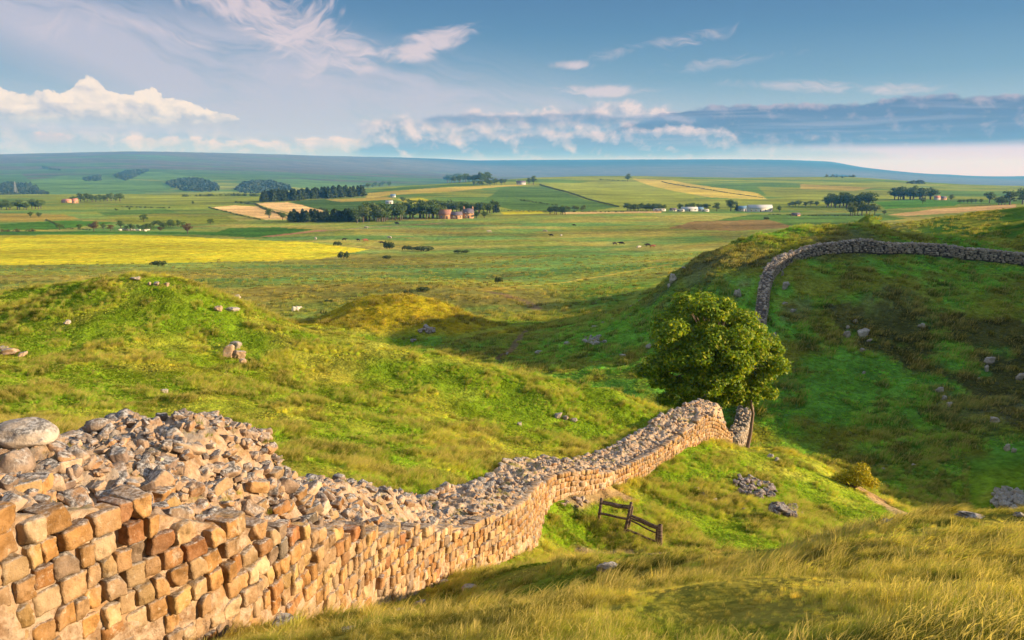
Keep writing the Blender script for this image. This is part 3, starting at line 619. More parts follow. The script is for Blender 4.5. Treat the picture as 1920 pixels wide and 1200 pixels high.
WS_ = catmull(base, .06); sL = np.concatenate([[0], np.cumsum(np.hypot(*np.diff(WS_, axis=0).T))])
sU = np.arange(0, sL[-1], .05); WX = np.interp(sU, sL, WS_[:, 0]); WY = np.interp(sU, sL, WS_[:, 1])
def smooth1(a, n): k_ = np.hanning(n + 2)[1:-1]; k_ /= k_.sum(); return np.convolve(np.pad(a, n // 2, 'edge'), k_, 'same')[n // 2: n // 2 + len(a)]
TXx = smooth1(np.gradient(WX, sU), 31); TYy = smooth1(np.gradient(WY, sU), 31); tl = np.hypot(TXx, TYy); TXx /= tl; TYy /= tl
NXx, NYy = TYy, -TXx                                 # outward (right / camera side)
def ztop(X_, Y_, sil, z0):
    z = z0.copy(); x_s = [a for a, _ in sil]; y_s = [b_ for _, b_ in sil]
    for _ in range(4):
        px, _py = proj(X_, np.maximum(Y_, .8), z); px = np.where(Y_ < 1.6, -2000, px)
        z = e_of_arr(np.interp(px, x_s, y_s), X_, Y_)
    return z
def e_of_arr(py, X_, Y_): v_ = (600 - py) / FPX; return (-SP + v_ * CP) / (CP + v_ * SP) * Y_
GB = hgt(WX, WY)
ZF = ztop(WX, WY, FT, GB + 1.2); WWID = np.interp(sU, [0, 12, 20, 45, 58], [2.3, 2.2, 2.0, 1.9, 1.6]); WWID = np.interp(WY, [0, 8, 20, 46], [2.35, 2.3, 2.0, 1.7])
RX, RY = WX - NXx * WWID, WY - NYy * WWID
ZR = ztop(RX, RY, RT, ZF)
near_ = sstep(WY, 4.2, 5.4)                          # outside the frame: carry on level
i0 = int(np.argmax(WY > 4.9)); ZF = np.where(np.arange(len(sU)) < i0, ZF[i0] + (sU[i0] - sU) * .12, ZF)
i1 = int(np.argmax(RY > 5.6)); ZR = np.where(np.arange(len(sU)) < i1, ZR[i1] + (sU[i1] - sU) * .05, ZR)
ZF = smooth1(ZF, 9); ZR = smooth1(ZR, 7)
ZF = np.maximum(ZF, GB + .5); ZR = np.clip(ZR, ZF - .35, ZF + 1.9)
slope = smooth1(np.gradient(ZF, sU), 81); frac = np.interp(WY, [0, 8, 12, 20, 50], [0, .05, .55, .85, .9])
Z0c = ZF[0] + np.concatenate([[0], np.cumsum((slope * frac)[:-1] * .05)])
CH = .205
wall = empty('ruined_stone_wall', (0, 0, 0)); wloc = (float(WX[120]), float(WY[120]), float(GB[120])); wall.location = wloc
tag(wall, 'long ruined sandstone wall with broken rubble top, running downhill from the lower left corner to the tree', 'wall')
RW = np.random.RandomState(5)
def S_(arr, s): return np.interp(s, sU, arr)
acc = Acc(); NK = 90
for k in range(-70, 60):
    zk = Z0c - k * CH                               # top of course k
    ok = (zk <= ZF + .06) & (zk > GB - .55)
    if not ok.any(): continue
    s = RW.uniform(0, .3)
    while s < sU[-1] - .1:
        Yh = S_(WY, s); big = Yh < 19
        wd = RW.choice([RW.uniform(.12, .19), RW.uniform(.17, .27)]) if Yh < 12 else RW.uniform(.16, .32)
        i = min(len(sU) - 1, int((s + wd / 2) / .05))
        if ok[i] and not (zk[i] > ZF[i] - CH * .9 and RW.rand() < .10):
            hh = CH * RW.uniform(.92, 1.06) * .5; dp = RW.uniform(.14, .22)
            out = RW.normal(.0, .016) + (.02 if zk[i] > ZF[i] - CH else 0)
            low = zk[i] < GB[i] + RW.uniform(.2, .75)   # lower courses sunk in mortar and weathered back
            if low and Yh < 30: out -= RW.uniform(.0, .07)
            if low and RW.rand() < .05: s += wd; continue
            px_ = WX[i] + NXx[i] * (out - dp + .03); py_ = WY[i] + NYy[i] * (out - dp + .03)
            ang = math.atan2(TYy[i], TXx[i])
            M_ = rotm(RW.normal(0, .035), math.atan(-slope[i] * frac[i]) + RW.normal(0, .045), ang + RW.normal(0, .05))
            shp = BLK[RW.randint(len(BLK))] if big else BLKS[RW.randint(len(BLKS))]
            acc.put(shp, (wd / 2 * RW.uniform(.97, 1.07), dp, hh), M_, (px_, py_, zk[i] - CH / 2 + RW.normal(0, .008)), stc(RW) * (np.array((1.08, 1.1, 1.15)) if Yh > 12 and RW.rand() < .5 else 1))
        s += wd + RW.uniform(.0, .02)
facing = acc.build('facing', mSt, wall, loc=None); facing.matrix_parent_inverse = Matrix.Translation(-Vector(wloc))
facing['label'] = 'coursed honey coloured sandstone blocks'
# core: swept cross-section
js = np.arange(0, len(sU), 1); prof = np.linspace(0, 1, 44)
def top_z(i, t):
    """top of the core at station i, fraction t from the face to the rear"""
    led = ZF[i] - .10; up = sstep(t, .08, .50)
    return led * (1 - up) + (ZR[i] - .05) * up
core_v = []; nprof = 12 + len(prof) + 6
ii, tt = np.meshgrid(js, prof, indexing='ij')
cx = WX[ii] - NXx[ii] * (WWID[ii] * tt + .05 * (1 - tt)); cy = WY[ii] - NYy[ii] * (WWID[ii] * tt + .05 * (1 - tt))
cz = top_z(ii, tt) + (fbm(cx / .55, cy / .55, 71, 4) - .5) * .36 * sstep(tt, .02, .25) + (fbm(cx / .13, cy / .13, 73, 4) - .5) * .26 * sstep(tt, 0, .1)
cz[:, -1] -= .08
fj = np.linspace(1, 0, 26, endpoint=False); i2, f2 = np.meshgrid(js, fj, indexing='ij')        # front face from the ground up
zb = GB[i2] - .6; fz = zb + (1 - f2) * (cz[:, :1] - zb)
bul = (fbm(sU[i2] / .35, fz / .3, 75, 4) - .5) * .12
rec = .03 + .045 * sstep(fz - GB[i2], .35, .9); fx_ = WX[i2] - NXx[i2] * (rec - bul); fy_ = WY[i2] - NYy[i2] * (rec - bul)
bj = np.linspace(0, 1, 7)[1:]; i3, b3 = np.meshgrid(js, bj, indexing='ij')
zrb = hgt(RX, RY)[i3] - .5; bz = cz[:, -1:] + b3 * (zrb - cz[:, -1:]); bx_ = RX[i3] + NXx[i3] * 0.0; by_ = RY[i3]
cv = np.stack([np.concatenate([fx_, cx, bx_], 1), np.concatenate([fy_, cy, by_], 1), np.concatenate([fz, cz, bz], 1)], -1)
nn, mm_ = cv.shape[:2]; ix = np.arange(nn * mm_).reshape(nn, mm_)
cq = np.stack([ix[:-1, :-1], ix[1:, :-1], ix[1:, 1:], ix[:-1, 1:]], -1).reshape(-1, 4)
capA = [ix[-1, ::1]]; 
core = mesh_np('mortar_core', cv.reshape(-1, 3), cq, mMort, wall, smooth=True); core.matrix_parent_inverse = Matrix.Translation(-Vector(wloc))
# end face of blocks
acc = Acc(); iE = len(sU) - 1
for k in range(9):
    zt_ = ZF[iE] - .05 - k * .2
    for q in range(5):
        t = (q + .5) / 5; acc.put(BLKS[RW.randint(8)], (WWID[iE] / 10 * .95, .18, .095), rotm(0, 0, math.atan2(NYy[iE], NXx[iE])), (WX[iE] - NXx[iE] * WWID[iE] * t, WY[iE] - NYy[iE] * WWID[iE] * t, zt_), stc(RW))
# rubble top
def wcore(s_, t):
    i = min(len(sU) - 1, int(s_ / .05)); x = WX[i] - NXx[i] * WWID[i] * t; y = WY[i] - NYy[i] * WWID[i] * t
    j = t * (len(prof) - 1); j0 = min(int(j), len(prof) - 2); z = cz[i, j0] * (1 - j + j0) + cz[i, j0 + 1] * (j - j0); return x, y, z, i
s = .0
while s < sU[-1]:
    Yh = S_(WY, s); n_ = (24, 7, 5)[0 if Yh < 12 else (1 if Yh < 22 else 2)]; ds = .13 if Yh < 12 else .2
    for q in range(n_):
        t = RW.uniform(.10, 1.0); x, y, z, i = wcore(min(s + RW.uniform(0, ds), sU[-1] - .01), t)
        sz = RW.choice([.045, .07, .105, .15, .20], p=[.50, .32, .145, .03, .005]) * (1.0 if Yh < 20 else 1.15)
        if Yh < 12: sz *= .8 if t > .45 else .95
        lump = 210 < proj(x, y, z)[0] < 350 and Yh < 12
        size = np.array([sz * RW.uniform(.8, 1.5), sz * RW.uniform(.7, 1.1), sz * RW.uniform(.35, .8)])
        shp = (RUB if Yh < 18 else RUBS); shp = shp[RW.randint(len(shp))]
        acc.put(shp, size, rotm(RW.normal(0, .45), RW.normal(0, .45), RW.uniform(0, 6.28)), (x, y, z + size[2] * RW.uniform(-.35, .5)), rbc(RW) * (.95 if lump else 1.0))
    # rear edge stones
    if RW.rand() < .8:
        x, y, z, i = wcore(s, RW.uniform(.9, 1.0)); sz = RW.uniform(.09, .17); acc.put(RUBS[RW.randint(10)], (sz * 1.2, sz, sz * .7), rotm(RW.normal(0, .3), RW.normal(0, .3), RW.uniform(0, 6)), (x, y, z + .03), rbc(RW))
    s += ds
# second-row blocks lying just behind the face where the courses are broken (near part)
for q in range(40):
    s_ = RW.uniform(2.5, 12); x, y, z, i = wcore(s_, RW.uniform(.10, .30)); sz = RW.uniform(.085, .13)
    acc.put(BLK[RW.randint(22)], (sz * 1.25, sz * 1.0, sz * .62), rotm(RW.normal(0, .18), RW.normal(0, .18), math.atan2(TYy[i], TXx[i]) + RW.normal(0, .35)), (x, y, z + sz * .3), stc(RW) * .95)
rub = acc.build('rubble_top', mRub, wall); rub.matrix_parent_inverse = Matrix.Translation(-Vector(wloc)); rub['label'] = 'broken grey lichened rubble on top'

# ---------------------------------------------------------------- the far wall on the hill
FWp = [(1366, 880, 51.5), (1374, 850, 53.6), (1383, 826, 55.5), (1392, 790, 58), (1400, 745, 62), (1408, 700, 66), (1416, 650, 70), (1424, 605, 74.5), (1430, 570, 78), (1434, 540, 81), (1448, 515, 84.5), (1475, 494, 87), (1515, 480, 88.5), (1560, 473, 89), (1640, 471, 89.5), (1700, 474, 89.5), (1800, 484, 89), (1920, 494, 88), (2100, 510, 87)]
fw = catmull([P(*q)[:2] for q in FWp], .35); fz_ = hgt(fw[:, 0], fw[:, 1])
tx = smooth1(np.gradient(fw[:, 0]), 9); ty = smooth1(np.gradient(fw[:, 1]), 9); l_ = np.hypot(tx, ty); tx /= l_; ty /= l_; nx_, ny_ = ty, -tx
hw = .52; HT = 1.15
farw = empty('dry_stone_wall', (float(fw[0, 0]), float(fw[0, 1]), float(fz_[0]))); tag(farw, 'grey stone wall climbing out of the shaded gap and curving along the brow of the right hill', 'wall')
inv = Matrix.Translation(-farw.location)
sec = [(-1.15, -.6), (-1.0, .3), (-.92, .8), (-.85, 1.0), (-.3, 1.06), (.3, 1.05), (.85, 1.0), (.92, .8), (1.0, .3), (1.15, -.6)]
def HTI(i): return HT * (1 + .34 * (vn(np.array([i * .09]), np.array([0.]), 3)[0] - .5))
cvv = []
for i in range(len(fw)):
    hh_ = HT * (1 + .34 * (vn(np.array([i * .09]), np.array([0.]), 3)[0] - .5))
    cvv.append([(fw[i, 0] + nx_[i] * a * hw, fw[i, 1] + ny_[i] * a * hw, fz_[i] + b_ * hh_ - .04) for a, b_ in sec])
cvv = np.array(cvv); nn, mm_ = cvv.shape[:2]; ix = np.arange(nn * mm_).reshape(nn, mm_)
core2 = mesh_np('wall_core', cvv.reshape(-1, 3), [np.stack([ix[:-1, :-1], ix[:-1, 1:], ix[1:, 1:], ix[1:, :-1]], -1).reshape(-1, 4), np.array([list(ix[0][::-1]), list(ix[-1])])], flat_mat('dark_joints', (.07, .06, .055)), farw); core2.matrix_parent_inverse = inv
acc = Acc()
GRC = [(.38, .32, .27), (.30, .26, .22), (.46, .39, .33), (.24, .21, .19), (.40, .31, .23), (.55, .49, .43)]
for i in range(len(fw) - 1):
    seg = np.linalg.norm(fw[i + 1] - fw[i])
    for side in (-1, 1):
        if side == -1 and fw[i, 1] < 86: nrow = 6
        for r_ in range(6 if side == 1 else 5):
            for q in range(max(1, int(round(seg / .26)))):
                t = RW.rand(); a = side * (1.0 - .12 * r_ / 6); zz = (r_ + .5) / 6 * HTI(i)
                c_ = np.array(GRC[RW.randint(6)]) * RW.uniform(.75, 1.2)
                acc.put(RUBS[RW.randint(10)], (RW.uniform(.12, .2), .12, RW.uniform(.085, .12)), rotm(0, 0, math.atan2(ty[i], tx[i]) + RW.normal(0, .12)), (fw[i, 0] + tx[i] * seg * t + nx_[i] * a * hw, fw[i, 1] + ty[i] * seg * t + ny_[i] * a * hw, fz_[i] + zz + RW.normal(0, .02)), c_)
    for q in range(5):
        a = RW.uniform(-.9, .9); sz = RW.uniform(.09, .19); c_ = np.array(GRC[RW.randint(6)]) * RW.uniform(.8, 1.3)
        acc.put(RUBS[RW.randint(10)], (sz * 1.1, sz, sz * .7), rotm(RW.normal(0, .4), RW.normal(0, .4), RW.uniform(0, 6)), (fw[i, 0] + nx_[i] * a * hw + tx[i] * seg * RW.rand(), fw[i, 1] + ny_[i] * a * hw + ty[i] * seg * RW.rand(), fz_[i] + HTI(i) * 1.02), c_)
o = acc.build('stonework', mRock, farw); o.matrix_parent_inverse = inv

# ---------------------------------------------------------------- grass
def blade_mesh(name, n, hgt_, spread, width, lean, seed, straw=0.0, seg=3, head=0.0):
    r = np.random.RandomState(seed); V_, F_, T_, S2 = [], [], [], []
    for q in range(n):
        rr = spread * math.sqrt(r.rand()); an = r.uniform(0, 6.283); x, y = rr * math.cos(an), rr * math.sin(an)
        h = hgt_ * r.uniform(.55, 1.15); d = r.uniform(0, 6.283); bend = r.uniform(.1, .6) * h
        bx, by = math.cos(d) * bend + lean * h, math.sin(d) * bend; w_ = width * r.uniform(.7, 1.3); wa = r.uniform(0, 6.283); wx, wy = math.cos(wa) * w_, math.sin(wa) * w_
        st1 = 1.0 if r.rand() < straw else 0.0; b0 = len(V_)
        if st1: h *= 1.35; w_ *= .7; wx *= .7; wy *= .7
        for k in range(seg + 1):
            t = k / seg; px, py, pz = x + bx * t * t, y + by * t * t, h * t * (1 - .18 * t * t); f_ = (1 - t) ** .7 if not (st1 and head) else (.5 if k < seg - 1 else (1.6 if k == seg - 1 else .15))
            if k == seg and not (st1 and head): V_.append((px, py, pz)); T_.append(t); S2.append(st1)
            else:
                V_ += [(px - wx * f_, py - wy * f_, pz), (px + wx * f_, py + wy * f_, pz)]; T_ += [t, t]; S2 += [st1, st1]
        for k in range(seg):
            a = b0 + 2 * k
            if k == seg - 1 and not (st1 and head): F_.append((a, a + 1, a + 2, -1))
            else: F_.append((a, a + 1, a + 3, a + 2))
    tri = np.array([f[:3] for f in F_ if f[3] < 0]).reshape(-1, 3); qd = np.array([f for f in F_ if f[3] >= 0]).reshape(-1, 4)
    o = mesh_np(name, np.array(V_), [tri, qd], mGr, attrs={'tip': T_, 'straw': S2}); COL.objects.unlink(o); return o
def grass_field(name, x, y, scl, cols, clumps, label, flat=.0, cat=None):
    z = hgt(x, y); n = len(x); r = np.random.RandomState(len(name))
    me = bpy.data.meshes.new(name); me.vertices.add(n); me.vertices.foreach_set('co', np.stack([x, y, z - .01], -1).astype(np.float32).ravel())
    def at_(nm, ty, k_, arr): a = me.attributes.new(nm, ty, 'POINT'); a.data.foreach_set(k_, np.asarray(arr, np.float32).ravel())
    at_('icol', 'FLOAT_COLOR', 'color', np.concatenate([cols, np.ones((n, 1))], 1)); at_('scl', 'FLOAT_VECTOR', 'vector', np.stack([scl, scl, scl * r.uniform(.7, 1.25, n)], -1))
    at_('yaw', 'FLOAT_VECTOR', 'vector', np.stack([r.normal(0, .10, n), r.normal(0, .10, n), r.normal(-.5, .9, n)], -1))
    a = me.attributes.new('pick', 'INT', 'POINT'); a.data.foreach_set('value', r.randint(0, len(clumps), n).astype(np.int32))
    c = bpy.data.collections.new(name + '_clumps')
    for o in clumps: c.objects.link(o)
    ob = bpy.data.objects.new(name, me); COL.objects.link(ob); tag(ob, label, 'grass', kind='stuff')
    ng = bpy.data.node_groups.new(name, 'GeometryNodeTree'); ng.interface.new_socket('Geometry', in_out='INPUT', socket_type='NodeSocketGeometry'); ng.interface.new_socket('Geometry', in_out='OUTPUT', socket_type='NodeSocketGeometry')
    N_ = ng.nodes; L = ng.links; gi = N_.new('NodeGroupInput'); go = N_.new('NodeGroupOutput'); iop = N_.new('GeometryNodeInstanceOnPoints'); ci = N_.new('GeometryNodeCollectionInfo')
    ci.inputs['Collection'].default_value = c; ci.inputs['Separate Children'].default_value = True; ci.inputs['Reset Children'].default_value = True
    def na(nm, ty): k_ = N_.new('GeometryNodeInputNamedAttribute'); k_.data_type = ty; k_.inputs[0].default_value = nm; return k_.outputs[0]
    L.new(gi.outputs[0], iop.inputs['Points']); L.new(ci.outputs[0], iop.inputs['Instance']); iop.inputs['Pick Instance'].default_value = True
    L.new(na('pick', 'INT'), iop.inputs['Instance Index']); L.new(na('scl', 'FLOAT_VECTOR'), iop.inputs['Scale'])
    er = N_.new('FunctionNodeEulerToRotation'); L.new(na('yaw', 'FLOAT_VECTOR'), er.inputs[0]); L.new(er.outputs[0], iop.inputs['Rotation']); L.new(iop.outputs[0], go.inputs[0])
    md = ob.modifiers.new('scatter', 'NODES'); md.node_group = ng; return ob
GF = [blade_mesh('grass_clump', 80, .17, .13, .0032, .35, 1, .05, 4), blade_mesh('grass_clump', 80, .23, .12, .0030, .45, 2, .10, 4, 1), blade_mesh('grass_clump', 70, .28, .12, .0034, .35, 3, .16, 5, 1), blade_mesh('grass_clump', 90, .13, .14, .0034, .3, 4, .03, 4)]
GM = [blade_mesh('grass_tuft', 60, .17, .20, .0085, .55, 11, .05), blade_mesh('grass_tuft', 60, .26, .17, .0080, .7, 12, .14), blade_mesh('grass_tuft', 55, .13, .22, .009, .4, 13, .02), blade_mesh('grass_tuft', 60, .33, .15, .0075, .75, 14, .3)]
GB_ = [blade_mesh('grass_tussock', 50, .22, .34, .020, .5, 21, .05, 2), blade_mesh('grass_tussock', 50, .34, .28, .018, .6, 22, .15, 2), blade_mesh('grass_tussock', 45, .16, .36, .022, .4, 23, .03, 2)]
def scatter(n, r0, r1, a0, a1, seed):
    r = np.random.RandomState(seed); a = r.uniform(a0, a1, n); R = np.exp(r.uniform(math.log(r0), math.log(r1), n)); return a * R, R - OFF, r
def off_wall(x, y, m=.08):
    k = np.ones(len(x), bool); sub = slice(None, None, 6)
    for i0_ in range(0, len(x), 20000):
        xx, yy = x[i0_:i0_ + 20000, None], y[i0_:i0_ + 20000, None]
        dx = xx - WX[sub][None]; dy = yy - WY[sub][None]; d = dx * dx + dy * dy; j = d.argmin(1); rr = np.arange(len(j)); jj = np.arange(0, len(WX), 6)[j]
        nd = dx[rr, j] * NXx[jj] + dy[rr, j] * NYy[jj]; along = dx[rr, j] * TXx[jj] + dy[rr, j] * TYy[jj]
        k[i0_:i0_ + 20000] = ~((nd < m) & (nd > -WWID[jj] - .02) & (np.abs(along) < .4))
    dd = np.full(len(x), 9.0); s2 = y > 50
    if s2.any(): dd[s2] = seg_dist(x[s2], y[s2], [tuple(p_) for p_ in fw[::6]])
    return k & (dd > .5)
def off_path(x, y):
    k = np.ones(len(x), bool)
    for line, wd, _ in PATHS: k &= seg_dist(x, y, line) > wd * .8
    return k
def grow(name, n, r0, r1, a0, a1, seed, clumps, s0, label, gain=1.0, dens=None, tone=0.0):
    x, y, r = scatter(n, r0, r1, a0, a1, seed); k = off_wall(x, y) & off_path(x, y); x, y = x[k], y[k]
    patch = fbm(x / 1.1, y / 1.1, 41, 3) * .6 + fbm(x / 4, y / 4, 42, 3) * .4
    if dens is not None: k = r.rand(len(x)) < dens(x, y, patch); x, y, patch = x[k], y[k], patch[k]
    R = y + OFF; c = ground_col(x, y) * gain; st = sstep(patch + r.normal(0, .05, len(x)), .48, .64)[:, None]
    c = c * (1 - st * .45) + STRAW * st * .45 * (1 - tone); c *= r.uniform(.7, 1.25, (len(x), 1)) * (1 - .55 * sstep(fbm(x / .8, y / .8, 47, 3), .50, .62))[:, None]; c[:, 0] *= r.uniform(.85, 1.2, len(x))
    sc = s0 * (.40 + 1.5 * sstep(patch, .40, .64)) * r.uniform(.7, 1.25, len(x)); grass_field(name, x, y, sc, c, clumps, label); return len(x)
grow('foreground_grass', 52000, 5.6, 11, -.55, .85, 1, GF, .23, 'long seeding grass on the bank in the foreground', 2.0, tone=.45)
grow('bank_grass', 34000, 11, 24, -.7, .85, 2, GM, .29, 'tufted grass on the bank beyond the foreground and beside the wall', 2.2, tone=.3)
grow('hillside_grass', 160000, 20, 62, -.85, .55, 3, GM, .47, 'sunlit wind combed grass on the mound and the spur', 2.5, tone=.15)
grow('shaded_slope_grass', 56000, 58, 122, -.3, .78, 4, GB_, .72, 'deep green grass on the shaded slopes of the gap', 2.5, tone=.25)
grow('plain_grass', 26000, 110, 330, -.75, .6, 5, GB_, 1.1, 'rough tussock grass on the near part of the plain', 1.5, dens=lambda x, y, p: .15 + .7 * sstep(p, .4, .6) * (~inpoly(x, y, FW[0][0])))
# small tufts rooted in the wall top
rq = np.random.RandomState(44); qs = rq.uniform(2, sU[-1] - 1, 420); qt = rq.uniform(.1, .95, 420); qp = np.array([wcore(a_, b_)[:3] for a_, b_ in zip(qs, qt)]); kp = fbm(qp[:, 0] / .7, qp[:, 1] / .7, 88, 3) > .50; qp = qp[kp]
_hg = hgt; hgt = lambda x, y: qp[:, 2] - .01
grass_field('wall_top_tufts', qp[:, 0], qp[:, 1], rq.uniform(.28, .62, len(qp)), np.array([(.16, .20, .02)] * len(qp)) * rq.uniform(.7, 1.6, (len(qp), 1)), GF, 'small grass tufts growing between the stones on top of the near wall'); hgt = _hg

# ---------------------------------------------------------------- trees
def tube(acc_, pts_, rads, n=7, col=(.3, .22, .17)):
    pts_ = [np.array(p, float) for p in pts_]; V_ = []
    for i, p in enumerate(pts_):
        d = pts_[min(i + 1, len(pts_) - 1)] - pts_[max(i - 1, 0)]; d /= np.linalg.norm(d) + 1e-9
        u = np.cross(d, (0.3, 0.9, .2)); u /= np.linalg.norm(u); w_ = np.cross(d, u)
        for q in range(n): a = q / n * 6.2832; V_.append(p + rads[i] * (1 + .08 * math.sin(3 * a + i)) * (math.cos(a) * u + math.sin(a) * w_))
    F_ = [(i * n + q, i * n + (q + 1) % n, (i + 1) * n + (q + 1) % n, (i + 1) * n + q) for i in range(len(pts_) - 1) for q in range(n)]
    acc_.raw(V_, F_, col)
def leaves(acc_, cen, radii, n, size, cols, r, shell=.55):
    """n folded leaf-sized quads through an uneven clump"""
    d = r.randn(n, 3); d /= np.linalg.norm(d, axis=1)[:, None]; rr = shell + (1 - shell) * r.rand(n) ** .6; rr *= r.uniform(.8, 1.12, n)
    c = np.asarray(cen) + d * rr[:, None] * np.asarray(radii)
    nrm = d + r.randn(n, 3) * .75 + np.array([0, 0, .35]); nrm /= np.linalg.norm(nrm, axis=1)[:, None]
    u = np.cross(nrm, r.randn(n, 3)); u /= np.linalg.norm(u, axis=1)[:, None] + 1e-9; v = np.cross(nrm, u)
    s_ = size * r.uniform(.6, 1.3, n)[:, None]
    q = np.stack([c - u * s_, c - v * s_ * .55 - nrm * s_ * .12, c + u * s_, c + v * s_ * .55 - nrm * s_ * .12], 1)
    cc = np.asarray(cols)[r.randint(0, len(cols), n)] * r.uniform(.75, 1.25, (n, 1))
    f = np.arange(4 * n).reshape(n, 4) + acc_.n
    acc_.v.append(q.reshape(-1, 3)); acc_.f.append(f); acc_.c.append(np.repeat(cc, 4, 0)); acc_.n += 4 * n
rt = np.random.RandomState(9)
# the broad tree in the gap: crown outline measured at its distance
TY = 54.0
tb = P(1338, 800, TY); tb[2] = float(hgt(tb[0], TY)); tree = empty('broadleaf_tree', tb)
tag(tree, 'large rounded leafy tree standing alone in the gap behind the end of the wall', 'tree')
LC = [(.16, .26, .012), (.20, .30, .014), (.12, .22, .012), (.27, .33, .014), (.09, .17, .012), (.34, .36, .016)]
lv = Acc(); wd = Acc()
ctr = P(1342, 668, TY)
OUT = [(1240, 600), (1262, 580), (1290, 562), (1325, 555), (1362, 566), (1395, 582), (1420, 604), (1437, 632), (1456, 656), (1460, 690), (1448, 722), (1424, 742), (1398, 748), (1372, 752), (1330, 765), (1290, 752), (1250, 745), (1226, 722), (1222, 696), (1236, 672), (1232, 640), (1236, 618)]
cl = []
trunk_top = P(1336, 735, TY)
def limb(a, b_, r0, r1, k=5, sag=.3):
    a = np.array(a, float); b_ = np.array(b_, float); pts_ = [a + (b_ - a) * t + np.array([math.sin(t * 5 + b_[0]) * .12, math.cos(t * 4) * .1, sag * math.sin(t * 3.14) * .6]) * (0 < t < 1) for t in np.linspace(0, 1, k)]
    tube(wd, [p - tb for p in pts_], list(np.linspace(r0, r1, k)))
base_p = tb + np.array([0, 0, -.5])
tube(wd, [p - tb for p in (base_p, tb + (.05, 0, 1.2), trunk_top)], [.42, .34, .26], 10)
fork = [P(1300, 700, TY - .4), P(1338, 672, TY + .5), P(1378, 690, TY - .6), P(1356, 715, TY - 1.4), P(1316, 716, TY + 1.6)]
for f_ in fork: limb(trunk_top, f_, .20, .10)
oo = np.array(OUT, float)
for ring, (kk, nn_) in enumerate(((.97, 1), (.84, 1), (.66, 2), (.44, 3), (.2, 3))):
    for (ox, oy) in (oo if ring < 2 else oo[::2]):
        for q in range(nn_ + (1 if ring else 0)):
            cx_, cy_ = 1340 + (ox - 1340) * kk + rt.normal(0, 7), 664 + (oy - 664) * kk + rt.normal(0, 7)
            depth = math.sqrt(max(0, 1 - kk * kk)) * 4.0 * rt.choice([-1, 1]) * rt.uniform(.6, 1.05) if ring else rt.normal(0, 1.1)
            cl.append(P(cx_, cy_, TY + depth))
for q_ in ((1412, 742), (1396, 736), (1426, 728), (1404, 722), (1380, 745), (1250, 600), (1262, 630), (1256, 655)): cl.append(P(q_[0], q_[1], TY - .5))
for c_ in cl:
    if rt.rand() < .03: continue
    rr = rt.uniform(.55, 1.0); k_ = int(330 * rr); hs = (c_[2] - ctr[2]) / 4.5
    leaves(lv, c_ - tb, (rr * 1.08, rr * 1.08, rr * .74), int(k_ * 1.9), .13, LC, rt, .25)
    j = int(np.argmin([np.linalg.norm(c_ - f_) for f_ in fork])); limb(fork[j], c_ - (0, 0, .1), .06, .018, 4, .15)
st0 = P(1400, 838, 53.2); st0[2] = float(hgt(st0[0], st0[1])) - .2; s1 = P(1412, 775, 53.2); s2 = P(1400, 715, 53.4)
tube(wd, [p - tb for p in (st0, st0 * .5 + s1 * .5 + (.06, 0, 0), s1, s2)], [.15, .12, .10, .07], 7, (.42, .30, .24))
for e_ in ((1430, 690), (1390, 690), (1418, 730), (1440, 715)): limb(s2, P(e_[0], e_[1], 53.4), .05, .02, 4)
wd.build('trunk', mBark, tree); cr_ = lv.build('crown', mLeaf, tree)

def shrub(name, px, py, wpx, hpx, label, cols, ymin, leaf=.05, cat='bush', n=2600, parts=True):
    g = at(px, py, ymin); m = g[1] / FPX * 1.03; W = wpx * m / 2; H = hpx * m; o = empty(name, g); tag(o, label, cat); a = Acc(); b_ = Acc(); r = np.random.RandomState(int(px))
    for q in range(13):
        c = np.array([r.uniform(-.75, .75) * W, r.uniform(-.6, .6) * W * .7, H * r.uniform(.25, .8)]); leaves(a, c, (W * .34, W * .3, H * .24), n // 13, leaf, cols, r, .3); tube(b_, [(0, 0, -.1), c * .5 + (0, 0, .05), c], [.05, .03, .012], 5)
    a.build('foliage', mLeaf, o); b_.build('stems', mBark, o); return o
shrub('gorse_bush', 1598, 913, 92, 50, 'low golden green bush on the shaded slope just behind the path on the spur', [(.40, .34, .015), (.50, .40, .015), (.26, .27, .015)], 34, n=5200)

